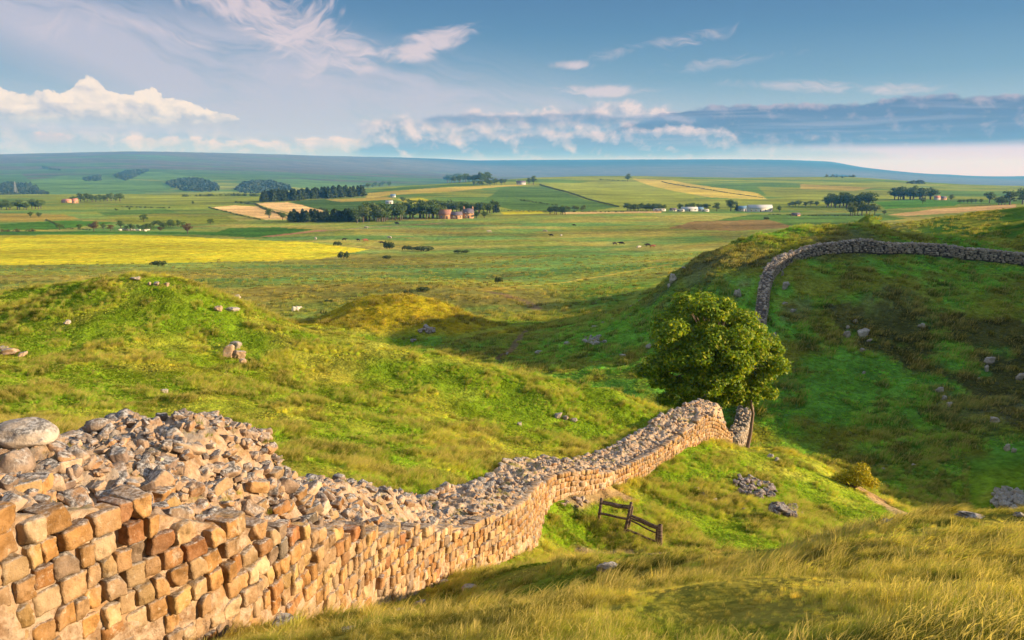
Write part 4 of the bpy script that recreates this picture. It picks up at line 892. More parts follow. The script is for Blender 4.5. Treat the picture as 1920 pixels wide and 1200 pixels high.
# far trees: one mesh each, shared by copies
def far_tree(kind, seed):
    r = np.random.RandomState(seed); a = Acc()
    if kind == 'conifer':
        for k in range(11):
            t = k / 10; R = .19 * (1 - t) ** .8 + .03; leaves(a, (0, 0, .14 + .80 * t), (R, R, .085), 70, .05, [(.045, .075, .02), (.06, .095, .022), (.032, .056, .018)], r, .3)
        tube(a, [(0, 0, -.04), (0, 0, .5)], [.022, .012], 5, (.10, .07, .05)); tube(a, [(0, 0, .45), (0, 0, .97)], [.013, .004], 5, (.05, .06, .03))
    elif kind == 'bush':
        for k in range(10):
            leaves(a, (r.uniform(-.75, .75), r.uniform(-.5, .5), r.uniform(.35, .65)), (.38, .36, .33), 64, .10, [(.050, .085, .018), (.065, .10, .02), (.035, .06, .015)], r, .35)
        tube(a, [(0, 0, -.1), (0, 0, .5)], [.05, .03], 5, (.10, .07, .05))
    else:
        cc = {'broad': [(.080, .135, .022), (.105, .16, .024), (.055, .10, .02)], 'pale': [(.12, .16, .03), (.14, .18, .035), (.09, .13, .025)], 'rusty': [(.17, .085, .03), (.13, .08, .03), (.10, .08, .025)]}[kind]
        for k in range(15):
            an = r.uniform(0, 6.28); rr = r.uniform(0, .30); z = r.uniform(.34, .86); sh = math.sqrt(max(.05, 1 - ((z - .56) / .42) ** 2))
            leaves(a, (math.cos(an) * rr * sh, math.sin(an) * rr * sh, z), (.17, .17, .13), 56, .042, cc, r, .4)
        tube(a, [(0, 0, -.05), (.01, 0, .3), (0, .01, .55)], [.035, .026, .015], 6, (.12, .09, .07))
        for q in range(4): an = q * 1.6; tube(a, [(0, 0, .28), (.2 * math.cos(an), .2 * math.sin(an), .55)], [.016, .006], 4, (.12, .09, .07))
    o = a.build(kind + '_tree_source', mFarLeaf); me = o.data; bpy.data.objects.remove(o); return me
FT_ = {k_: [far_tree(k_, 50 + q) for q in range(4)] for k_ in ('conifer', 'broad', 'pale', 'rusty', 'bush')}
NAMES = {'conifer': ('conifer_tree', 'tree'), 'broad': ('broadleaf_tree', 'tree'), 'pale': ('pale_green_tree', 'tree'), 'rusty': ('russet_tree', 'tree'), 'bush': ('bush', 'bush')}
rf = np.random.RandomState(77)
def put_tree(px, py, hpx, kind, label, group=None, ymin=200, wide=1.0):
    g = at(px, py, ymin); H = hpx * g[1] / FPX * 1.22; me = FT_[kind][rf.randint(4)]
    o = bpy.data.objects.new(NAMES[kind][0], me); COL.objects.link(o); o.location = g; wdt = H * wide * 1.1 * rf.uniform(.9, 1.2); o.scale = (wdt, wdt, H) if kind != 'bush' else (wide * g[1] / FPX / 1.9, wide * g[1] / FPX / 2.2, H); o.rotation_euler = (0, 0, rf.uniform(0, 6.28) if kind != 'bush' else rf.uniform(-.2, .2))
    tag(o, label, NAMES[kind][1], group); return o
def row(x0, y0, x1, y1, n, hp, kind, label, group, ymin=200, jx=2.0, jy=1.0, wide=1.0, jh=.2):
    for q in range(n):
        t = (q + .5) / n; put_tree(x0 + (x1 - x0) * t + rf.normal(0, jx), y0 + (y1 - y0) * t + rf.uniform(-jy, jy), hp * rf.uniform(1 - jh, 1 + jh), kind if isinstance(kind, str) else kind[rf.randint(len(kind))], label, group, ymin, wide)
row(490, 379, 682, 368, 44, 17, 'conifer', 'dark conifer in the long straight shelterbelt above the pale hay fields', 'conifers of the shelterbelt', wide=1.7, jh=.10)
row(545, 416, 662, 415, 30, 17, 'conifer', 'dark conifer in the low plantation left of the farm', 'conifers of the plantation left of the farm', wide=1.9)
row(664, 416, 828, 408, 34, 25, ('broad', 'broad', 'pale'), 'round green tree in the belt running up to the stone farm', 'trees of the belt beside the farm', wide=1.15, jy=2.5)
row(806, 399, 935, 400, 20, 19, ('broad', 'conifer', 'broad'), 'dark tree in the clump sheltering the stone farmhouse from behind', 'trees behind the farmhouse', wide=1.3, jy=1.5)
for q, (x_, l_) in enumerate(((893, 'small round green tree just right of the farmhouse'), (908, 'second small green tree right of the farmhouse'))): put_tree(x_, 409, 12, 'broad', l_, wide=1.2)
row(132, 379, 228, 377, 13, 12, 'broad', 'dark tree in the clump at the red roofed farm on the far left', 'trees at the left farm', wide=1.2)
row(0, 393, 82, 392, 12, 14, 'broad', 'tree in the dark wood at the left edge of the photo above the yellow field', 'trees of the left edge wood', wide=1.2)
for q in ((58, 408, 10, 'broad', 'left tree of a dark pair in the green field above the yellow field'), (73, 408, 9, 'broad', 'right tree of a dark pair in the green field above the yellow field'), (112, 431, 12, 'broad', 'small tree at the left end of the hedgerow above the yellow field'), (176, 434, 17, 'rusty', 'taller russet tree in the hedgerow above the yellow field'),
          (150, 431, 10, 'broad', 'low green tree left of the taller russet tree above the yellow field'), (208, 433, 11, 'rusty', 'shorter russet tree right of the taller one above the yellow field'), (194, 430, 10, 'broad', 'dark green tree between two russet trees above the yellow field'),
          (270, 416, 13, 'broad', 'dark tree at the top end of the middle hedgerow'), (352, 438, 17, 'rusty', 'lone russet tree standing at the upper edge of the yellow field'), (300, 434, 8, 'rusty', 'low russet thorn near the upper edge of the yellow field'),
          (395, 421, 10, 'broad', 'small dark tree right of the russet lone tree'), (505, 409, 16, 'broad', 'green tree at the lower corner of the pale hay field'), (530, 413, 13, 'broad', 'round green tree right of the hay field corner'), (362, 384, 6, 'broad', 'tiny dark tree on the green pasture left of the hay fields'),
          (218, 396, 5, 'broad', 'tiny tree on the pasture left of centre, western one'), (243, 394, 5, 'broad', 'tiny tree on the pasture left of centre, eastern one'), (1177, 340, 12, 'broad', 'single round tree on the skyline of the straw coloured hill'),
          (1658, 403, 8, 'pale', 'single small round tree on the plain beyond the right hill'), (1245, 396, 11, 'broad', 'dark tree at the left end of the caravan field'), (1344, 396, 15, 'broad', 'round dark tree between the grey shed and the white building'), (1370, 396, 20, 'broad', 'tallest dark tree left of the long white building'),
          (1381, 396, 14, 'conifer', 'narrow dark tree just left of the long white building'), (1462, 397, 10, 'broad', 'round bush like tree just right of the long white building'), (1855, 381, 19, 'broad', 'wide tree third from the right edge beyond the ridge'), (1893, 384, 24, 'broad', 'large dark tree near the right edge beyond the ridge'),
          (1917, 383, 26, 'broad', 'tree cut by the right edge of the photo'), (1730, 382, 11, 'pale', 'pale tree below the dark wood left of the small cottages'), (1783, 376, 10, 'pale', 'pale tree right of the small cottages'), (1000, 346, 14, 'broad', 'dark tree beside the hilltop farmhouse, right one'), (992, 346, 11, 'broad', 'dark tree beside the hilltop farmhouse, left one')):
    put_tree(q[0], q[1], q[2], q[3], q[4], wide=1.15)
row(225, 432, 348, 426, 16, 11, 'broad', 'green tree in the middle hedgerow above the yellow field', 'trees of the middle hedgerow', wide=1.2, jy=4)
row(838, 343, 915, 340, 16, 13, 'broad', 'tree in the wood on the skyline left of centre', 'trees of the skyline wood', ymin=900, wide=1.3)
row(886, 349, 950, 346, 9, 9, 'broad', 'tree in the small clump below the skyline wood', 'trees below the skyline wood', ymin=900, wide=1.2)
row(672, 353, 738, 349, 9, 7, 'broad', 'small tree in the skyline hedge right of the shelterbelt', 'trees of the skyline hedge', ymin=900, wide=1.3)
row(750, 377, 812, 391, 10, 7, 'broad', 'small tree along the farm lane beyond the belt', 'trees along the farm lane', wide=1.3)
row(1026, 402, 1062, 402, 7, 14, 'broad', 'tree in the small grove by the yellow strip in the centre', 'trees of the central grove', wide=1.1)
row(1058, 394, 1102, 396, 6, 8, 'pale', 'loose pale tree right of the small central grove', 'pale trees right of the grove', wide=1.2)
row(1174, 396, 1238, 395, 13, 12, 'broad', 'tree in the low dark wood left of the caravan field', 'trees left of the caravan field', wide=1.3)
row(1272, 394, 1335, 393, 8, 11, 'broad', 'tree standing behind the sheds and caravans', 'trees behind the sheds', wide=1.2)
row(1475, 388, 1540, 386, 9, 8, 'broad', 'small tree in the strip left of the big right hand wood', 'trees of the strip', wide=1.3)
row(1548, 390, 1634, 388, 18, 21, 'broad', 'dark tree in the big wood beyond the right hill', 'trees of the big right wood', wide=1.2, jy=3)
row(1588, 404, 1638, 402, 8, 19, 'pale', 'pale green tree in front of the big right hand wood', 'pale trees before the wood', wide=1.0)
row(1676, 374, 1748, 374, 15, 19, 'broad', 'tree in the round dark wood left of the small cottages', 'trees of the round wood', wide=1.2)
row(1795, 381, 1842, 380, 6, 7, 'broad', 'small tree in the spaced row right of the small cottages', 'spaced row of small trees', wide=1.3, jx=.5)
row(1868, 385, 1886, 385, 3, 11, 'broad', 'low dark tree at the foot of the large trees near the right edge', 'low trees near the right edge', wide=1.5)
for px, py, hp, wp, l_ in ((645, 486, 15, 22, 'round dark bush standing at the tip of the yellow field'), (731, 467, 14, 24, 'round dark bush on the plain right of the yellow field'), (765, 469, 8, 22, 'low bush just right of the round dark bush'), (790, 471, 9, 44, 'long flat bush right of the round dark bush'), (866, 475, 7, 30, 'isolated flat dark bush in the middle of the plain'),
                           (296, 499, 10, 30, 'flat bush on the near edge of the yellow field'), (936, 531, 12, 17, 'dark bush alone on the plain behind the little mound'), (793, 547, 9, 24, 'right one of two low bushes just behind the little mound'), (768, 552, 7, 24, 'left one of two low bushes just behind the little mound'), (725, 486, 7, 16, 'small bush right of the tip of the yellow field'),
                           (634, 461, 8, 17, 'small bush on the upper edge of the yellow field near its tip'), (617, 567, 6, 16, 'faint low bush left of the little mound'), (1437, 412, 5, 12, 'tiny bush below the long white building')):
    put_tree(px, py, hp, 'bush', l_, ymin=120, wide=wp)
def hedge(pxs, hp, label, dens=1.0, kind='broad', name='hedge'):
    w_ = W_(pxs, 200); a = Acc(); r = np.random.RandomState(int(pxs[0][0]) + 3); cc = {'broad': [(.050, .080, .018), (.035, .058, .015), (.07, .10, .02)], 'rusty': [(.12, .06, .02), (.05, .07, .02)]}[kind]
    for A_, B_ in zip(w_[:-1], w_[1:]):
        L_ = np.hypot(*(B_ - A_)[:2]); H = hp * A_[1] / FPX; n_ = max(2, int(L_ / (H * .7) * dens))
        for q in range(n_):
            t = r.rand(); x, y = A_[:2] + (B_ - A_)[:2] * t; hh = H * r.uniform(.4, 1.15); leaves(a, (x, y, float(hgt(x, y)) + hh * .45), (hh * .65, hh * .6, hh * .55), 40, hh * .16, cc, r, .4)
    l0 = w_[0]; o = a.build(name, mFarLeaf, loc=tuple(l0)); tag(o, label, 'hedge'); return o
hedge([(440, 380), (478, 384), (505, 396), (540, 406), (556, 413)], 4, 'dark hedge between the two pale hay fields')
hedge([(392, 390), (425, 398), (455, 406), (490, 413)], 3, 'thin hedge along the lower edge of the left hay field', .5)
hedge([(0, 435), (65, 434)], 6, 'dark hedge at the left edge directly above the yellow field', 1.5, 'rusty')
hedge([(228, 388), (275, 390), (330, 391)], 3, 'thin hedge across the green pasture left of the hay fields', .8)
hedge([(340, 369), (440, 367), (485, 368)], 5, 'long dark tree hedge at the foot of the far moor', 1.6)
hedge([(85, 413), (120, 428), (170, 432)], 3, 'hedge slanting down to the hedgerow above the yellow field', .6)
hedge([(600, 392), (618, 399), (660, 402)], 4, 'hedge at the right end of the pale hay fields', 1)
hedge([(1012, 347), (1060, 360), (1110, 376), (1160, 388)], 2.4, 'dark boundary line slanting down the central hill', 1.6)
hedge([(940, 395), (1020, 397), (1170, 398)], 2.5, 'low hedge along the yellow strip in the centre', 1)
hedge([(1440, 403), (1560, 405), (1650, 405)], 2.5, 'low dark hedge on the plain behind the right hill', 1)
hedge([(1240, 341), (1340, 358), (1430, 371)], 1.6, 'faint boundary crossing the straw coloured hill', 1)
hedge([(975, 376), (1000, 380), (1045, 386)], 3.5, 'broken hedge low on the central hill', .5)
hedge([(1122, 337), (1175, 340)], 2, 'short wall like hedge left of the single skyline tree', 1)
def wood(poly, hp, label, ymin=1500, n=420):
    w_ = np.array(W_(poly, ymin))[:, :2]; lo, hi = w_.min(0), w_.max(0); r = np.random.RandomState(abs(int(poly[0][0])) + 9); a = Acc(); k_ = 0; tries = 0
    while k_ < n and tries < 40000:
        tries += 1; x, y = r.uniform(lo[0], hi[0]), r.uniform(lo[1], hi[1])
        if not inpoly(np.array([x]), np.array([y]), w_)[0]: continue
        k_ += 1; H = hp * y / FPX * r.uniform(.7, 1.2); leaves(a, (x, y, float(hgt(x, y)) + H * .5), (H * .8, H * .8, H * .5), 12, H * .5, [(.030, .050, .014), (.04, .062, .016)], r, .5)
    l0 = (float(w_[0][0]), float(w_[0][1]), float(hgt(*w_[0]))); o = a.build('far_wood', mFarLeaf, loc=l0); tag(o, label, 'wood', kind='stuff')
wood([(310, 346), (330, 338), (372, 337), (405, 348), (418, 356), (395, 360), (340, 358)], 5, 'dark plantation on the far moor slope, the central one')
wood([(440, 356), (462, 343), (505, 341), (540, 350), (548, 358), (500, 363), (455, 363)], 5, 'dark plantation on the far moor slope, the right one')
wood([(-40, 346), (20, 345), (60, 348), (95, 366), (60, 368), (-40, 368)], 5, 'dark plantation at the left edge of the far moor')
wood([(212, 330), (240, 322), (278, 321), (255, 332), (236, 340)], 4, 'wedge shaped wood high on the far moor', 1500, 200)
wood([(155, 334), (188, 331), (192, 339), (160, 341)], 4, 'small clump on the far moor left of the wedge shaped wood', 1500, 50)
wood([(80, 313), (110, 318), (112, 321), (82, 317)], 3, 'thin dark strip high on the far moor at left', 1500, 40)
wood([(1540, 334), (1560, 331), (1605, 332), (1608, 335)], 5, 'low dark wood on the skyline under the blue fells at right', 1200, 160)
wood([(1700, 342), (1730, 342), (1735, 345), (1700, 345)], 4, 'small dark skyline clump right of the low wood', 1200, 40)

# ---------------------------------------------------------------- buildings
def rrgb(c): return tuple(c)
mPink = flat_mat('pink_sandstone', (.46, .26, .15), var=.3, sc=1.2); mSlate = flat_mat('purple_slate', (.13, .11, .15), .6, .3, 1.5); mTile = flat_mat('brown_red_roof', (.34, .17, .13), .8, .3, 1.5)
mWhite = flat_mat('white_render', (.60, .58, .54)); mGrey = flat_mat('grey_sheet', (.42, .44, .47), .5); mBlue = flat_mat('blue_sheet', (.13, .24, .38), .5); mPane = flat_mat('dark_pane', (.03, .035, .045), .15); mRed = flat_mat('red_roof', (.48, .20, .16))
def box_raw(a, x0, x1, y0, y1, z0, z1, col=(1, 1, 1)):
    a.raw([(x0, y0, z0), (x1, y0, z0), (x1, y1, z0), (x0, y1, z0), (x0, y0, z1), (x1, y0, z1), (x1, y1, z1), (x0, y1, z1)], [(3, 2, 1, 0), (4, 5, 6, 7), (0, 1, 5, 4), (1, 2, 6, 5), (2, 3, 7, 6), (3, 0, 4, 7)], col)
def house(px, py, wpx, hpx, label, wall_m, roof_m, kind='house', name='stone_house', dep=.6, roof=.42, chim=0, rz=0.0, win=3, ymin=200, rows=2):
    g = at(px, py, ymin); m = g[1] / FPX; w_ = wpx * m / 2; H = hpx * m; d = w_ * dep; hw_ = H * (1 - roof); o = empty(name, g, rz); tag(o, label, kind)
    a = Acc(); v = [(-w_, -d, -1), (w_, -d, -1), (w_, d, -1), (-w_, d, -1), (-w_, -d, hw_), (w_, -d, hw_), (w_, d, hw_), (-w_, d, hw_), (-w_, 0, H - .12), (w_, 0, H - .12)]
    mesh_np('wall', v, [np.array([(0, 1, 5, 4), (2, 3, 7, 6), (1, 2, 6, 5), (3, 0, 4, 7)]), np.array([(5, 6, 9), (7, 4, 8)])], wall_m, o)
    e = .25; sl_ = (H - hw_) / d; v = []
    for sx_ in (-w_ - e, w_ + e):
        v += [(sx_, -d - e, hw_ - e * sl_), (sx_, 0, H), (sx_, d + e, hw_ - e * sl_), (sx_, d + e, hw_ - e * sl_ - .18), (sx_, 0, H - .18), (sx_, -d - e, hw_ - e * sl_ - .18)]
    r_ = mesh_np('roof', v, [np.array([(0, 6, 7, 1), (1, 7, 8, 2), (2, 8, 9, 3), (3, 9, 10, 4), (4, 10, 11, 5), (5, 11, 6, 0), (0, 1, 4, 5), (1, 2, 3, 4), (7, 6, 11, 10), (8, 7, 10, 9)])], roof_m, o)
    for q in range(chim):
        a = Acc(); cx0 = (-w_ + .5, w_ - .5)[q % 2]; box_raw(a, cx0 - .45, cx0 + .45, -.4, .4, H - .6, H + 1.3); box_raw(a, cx0 - .2, cx0 + .2, -.15, .15, H + 1.3, H + 1.75); a.build('chimney', wall_m, r_)
    for q in range(win):
        for rw in range(rows if hw_ > 4 else 1):
            xw = -w_ + (q + .5) * 2 * w_ / win; zw = .9 + rw * 2.5
            if rw == 0 and q == win // 2:
                a = Acc(); box_raw(a, xw - .5, xw + .5, -d - .05, -d + .1, 0, 2.1); a.build('door', mPane, o)
            else:
                a = Acc(); box_raw(a, xw - .55, xw + .55, -d - .04, -d + .1, zw, zw + 1.2); fr_ = a.build('window', mWhite, o); a = Acc(); box_raw(a, xw - .42, xw + .42, -d - .07, -d + .05, zw + .12, zw + 1.08); a.build('pane', mPane, fr_)
    return o
house(878, 409, 19, 18, 'two storey pink stone farmhouse with a chimney at each gable', mPink, mSlate, chim=2, rz=.25)
house(856, 410, 20, 13, 'low pink stone farm building with slate roof, between farmhouse and barn', mPink, mSlate, name='farm_building', kind='farm building', rz=.2, rows=1)
house(835, 410, 22, 17, 'pink stone barn with a big brown red roof at the left of the farm', mPink, mTile, name='stone_barn', kind='barn', rz=-.25, roof=.5, win=2, rows=1)
house(1424, 397, 44, 13, 'long white building with a pale grey roof on the plain', mWhite, mGrey, name='white_farm_building', kind='building', dep=.35, win=5, rows=1)
house(1392, 396, 18, 10, 'small blue roofed shed left of the long white building', mGrey, mBlue, name='blue_shed', kind='shed', win=2, rows=1)
house(1292, 396, 30, 8, 'long low grey shed among the caravans', mGrey, mGrey, name='grey_shed', kind='shed', dep=.35, win=3, rows=1)
house(1312, 396, 12, 8, 'small pale blue shed right of the long low grey shed', mGrey, mBlue, name='blue_shed', kind='shed', win=1, rows=1)
house(1262, 396, 11, 6, 'little pale building left of the long low grey shed', mWhite, mSlate, name='small_building', kind='building', win=2, rows=1)
house(126, 380, 17, 7, 'low red roofed farm building at far left', mPink, mRed, name='farm_building', kind='farm building', rz=-.3, win=2, rows=1)
house(141, 381, 9, 9, 'red roofed gabled house at far left beside the dark trees', mPink, mRed, rz=.9, win=2)
house(737, 370, 9, 6, 'small white walled building on the lane, upper one', mWhite, mBlue, name='cottage', kind='cottage', win=2, rows=1)
house(730, 382, 13, 6, 'grey building on the lane, lower one', mWhite, mGrey, name='cottage', kind='cottage', win=2, rows=1)
house(977, 346, 17, 7, 'farmhouse on the skyline hill in the centre', mGrey, mSlate, chim=1, ymin=900, win=3)
house(1757, 375, 9, 8, 'small cottage with red roof right of the round wood, left one', mWhite, mRed, name='cottage', kind='cottage', win=2, rows=1)
house(1768, 375, 10, 7, 'small cottage with grey roof right of the round wood, right one', mPink, mSlate, name='cottage', kind='cottage', win=2, rows=1)
house(1492, 405, 14, 6, 'small stone hut by the hedge right of the white building', mPink, mSlate, name='stone_hut', kind='hut', win=1, rows=1)
def caravan(px, py, label):
    g = at(px, py, 300); o = empty('caravan', g, rf.uniform(-.3, .3)); tag(o, label, 'caravan', 'caravans in the field'); a = Acc()
    pr = [(-3.1, .5), (3.1, .5), (3.3, .9), (3.2, 2.2), (2.8, 2.6), (-2.8, 2.6), (-3.2, 2.2), (-3.3, .9)]; v = [(x, y, z) for y in (-1.1, 1.1) for x, z in pr]
    mesh_np('body', v, [np.array([(i, (i + 1) % 8, 8 + (i + 1) % 8, 8 + i) for i in range(8)]), np.array([(7, 6, 5, 4, 3, 2, 1, 0), (8, 9, 10, 11, 12, 13, 14, 15)])], mWhite, o)
    for x in (-1.6, 1.5): a = Acc(); box_raw(a, x - .6, x + .6, -1.13, -1.05, 1.3, 2.1); a.build('window', mPane, o)
    for y in (-1.0, 1.0): a = Acc(); tube(a, [(0, y - .1, .35), (0, y + .1, .35)], [.35, .35], 12); a.build('wheel', mPane, o)
for px, py, l_ in ((1232, 397, 'white caravan at the left end of the field'), (1241, 397, 'second white caravan from the left end of the field'), (1322, 398, 'white caravan right of the blue shed'), (1276, 398, 'white caravan in front of the long grey shed')): caravan(px, py, l_)

# ---------------------------------------------------------------- pylon on the moor
g = at(30, 364, 1200); H = 24 * g[1] / FPX; a = Acc()
for sx_, sy_ in ((-1, -1), (1, -1), (1, 1), (-1, 1)): tube(a, [(sx_ * H * .11, sy_ * H * .11, -1), (sx_ * H * .03, sy_ * H * .03, H * .6), (0, 0, H)], [.35, .3, .2], 4)
for k_ in range(5):
    z0_, z1_ = H * .12 * k_, H * .12 * (k_ + 1); w0, w1 = H * (.11 - .08 * z0_ / (.6 * H)), H * (.11 - .08 * z1_ / (.6 * H)); tube(a, [(-w0, -w0, z0_), (w1, -w1, z1_)], [.18, .18], 4); tube(a, [(w0, -w0, z0_), (-w1, -w1, z1_)], [.18, .18], 4)
for z_ in (.62, .76, .9): tube(a, [(-H * .16, 0, H * z_), (0, 0, H * (z_ + .03)), (H * .16, 0, H * z_)], [.15, .3, .15], 4)
o = a.build('electricity_pylon', mGrey); o.location = g; tag(o, 'thin grey lattice pylon in front of the dark plantation at far left', 'pylon')

# ---------------------------------------------------------------- rocks
rr_ = np.random.RandomState(3); RKM = [stone_shape(9, 3.6, .14, 600 + i) for i in range(10)]
GREYC = (.36, .34, .33); PALE = (.42, .40, .38); WARM = (.38, .28, .20); DARK = (.17, .15, .17); BUFF = (.34, .27, .23)
def rock(px, py, wpx, hpx, label, colr=PALE, ymin=1.5, group=None, flat=None, sink=.25, name='rock', cat='rock', yaw=None, tilt=.15):
    g = at(px, py, ymin); m = g[1] * 1.04 / FPX; w_ = wpx * m / 2; h_ = hpx * m / 2 * 1.15; a = Acc()
    a.put(RKM[rr_.randint(10)], (w_, w_ * rr_.uniform(.6, .9), h_), rotm(rr_.normal(0, tilt), rr_.normal(0, tilt), 0), (0, 0, h_ * (1 - 2 * sink)), np.array(colr) * rr_.uniform(.85, 1.15))
    o = a.build(name, mRock); o.location = g; o.rotation_euler = (0, 0, rr_.uniform(-.5, .5) if yaw is None else yaw); tag(o, label, cat, group); return o
# boulder resting on the rear edge of the near wall
i_ = int(np.argmin(np.abs(WY - 6.0))); bp = P(42, 812, 7.0); a = Acc(); a.put(stone_shape(12, 2.6, .05, 901), (.30, .24, .125), rotm(0, .06, .15), (0, 0, 0), (.42, .38, .35)); bo = a.build('boulder', mRock, smooth=True); bo.location = bp - np.array((0, 0, .0)); tag(bo, 'smooth rounded grey boulder lying on top of the wall at the left edge', 'boulder')
R1 = [(538, 1180, 62, 34, 'squarish fallen block in the grass at the foot of the wall', BUFF), (755, 1162, 48, 26, 'brown stone half sunk in grass below the wall, lowest of three', BUFF), (786, 1140, 30, 22, 'brown stone in the grass below the wall, middle of three', BUFF), (832, 1100, 24, 18, 'dark stone standing against the foot of the wall', BUFF), (880, 1106, 32, 12, 'flat stone in the grass right of the foot of the wall', BUFF),
      (655, 1185, 40, 14, 'flat stone near the bottom edge of the photo', BUFF), (1138, 1072, 46, 28, 'pale blotched rock in the foreground grass below the timber rails', PALE), (1668, 987, 44, 20, 'flat grey slab on the brow of the foreground bank, left one', GREYC), (1826, 972, 56, 14, 'long flat grey slab on the brow of the foreground bank, right one', GREYC), (1583, 1010, 20, 10, 'small pale stone on the brow left of the flat slabs', GREYC), (1912, 968, 20, 10, 'small stone on the brow at the right edge', GREYC)]
for q in R1: rock(*q, yaw=rr_.uniform(-.2, .2), ymin=2.5)
R2 = [(440, 655, 26, 20, 'pale upper stone of the crag on the left mound', GREYC), (446, 672, 30, 22, 'warm middle stone of the crag on the left mound', WARM), (455, 684, 20, 14, 'lowest stone of the crag on the left mound', WARM), (428, 668, 24, 26, 'left stone of the crag on the left mound', WARM), (410, 582, 18, 12, 'warm stone near the right shoulder of the left mound', WARM), (437, 584, 24, 12, 'grey flat stone near the right shoulder of the left mound', GREYC), (445, 560, 14, 9, 'small pale stone high on the right shoulder of the left mound', PALE),
      (255, 524, 22, 7, 'flat grey stone at the summit of the left mound', GREYC), (293, 535, 12, 8, 'small warm stone just below the mound summit, left one', WARM), (312, 537, 12, 8, 'small warm stone just below the mound summit, right one', WARM), (280, 534, 8, 6, 'tiny warm stone just below the mound summit', WARM), (308, 737, 14, 12, 'single pale stone in the grass in the middle of the left mound', PALE), (127, 607, 14, 9, 'faint grey stone on the left flank of the mound', GREYC),
      (18, 663, 34, 14, 'warm rock outcrop at the left edge, larger stone', WARM), (42, 667, 20, 9, 'warm rock outcrop at the left edge, smaller stone', WARM), (8, 656, 20, 10, 'topmost stone of the outcrop at the left edge', WARM), (1046, 782, 18, 10, 'dark stone of the little group near the crest above the wall, left', (.28, .24, .23)), (1060, 786, 14, 9, 'dark stone of the little group near the crest above the wall, middle', (.28, .24, .23)), (1076, 790, 16, 8, 'pale stone of the little group near the crest above the wall, right', GREYC), (974, 797, 11, 8, 'single small grey stone above the wall left of the little group', GREYC),
      (1230, 862, 12, 6, 'small stone at the wall foot', BUFF), (1306, 919, 14, 8, 'pale stone on the spur left of the dark heaps, upper', PALE), (1318, 928, 12, 7, 'pale stone on the spur left of the dark heaps, lower', PALE), (1340, 941, 12, 9, 'pale stone on the spur below and left of the dark heap', PALE), (1360, 948, 20, 7, 'long pale stone beside the lower dark heap', PALE), (1445, 858, 14, 9, 'grey stone high on the spur, left', GREYC), (1457, 864, 14, 8, 'grey stone high on the spur, right', GREYC), (1395, 956, 12, 5, 'small flat stone between the two dark heaps', GREYC)]
for q in R2: rock(*q, ymin=14)
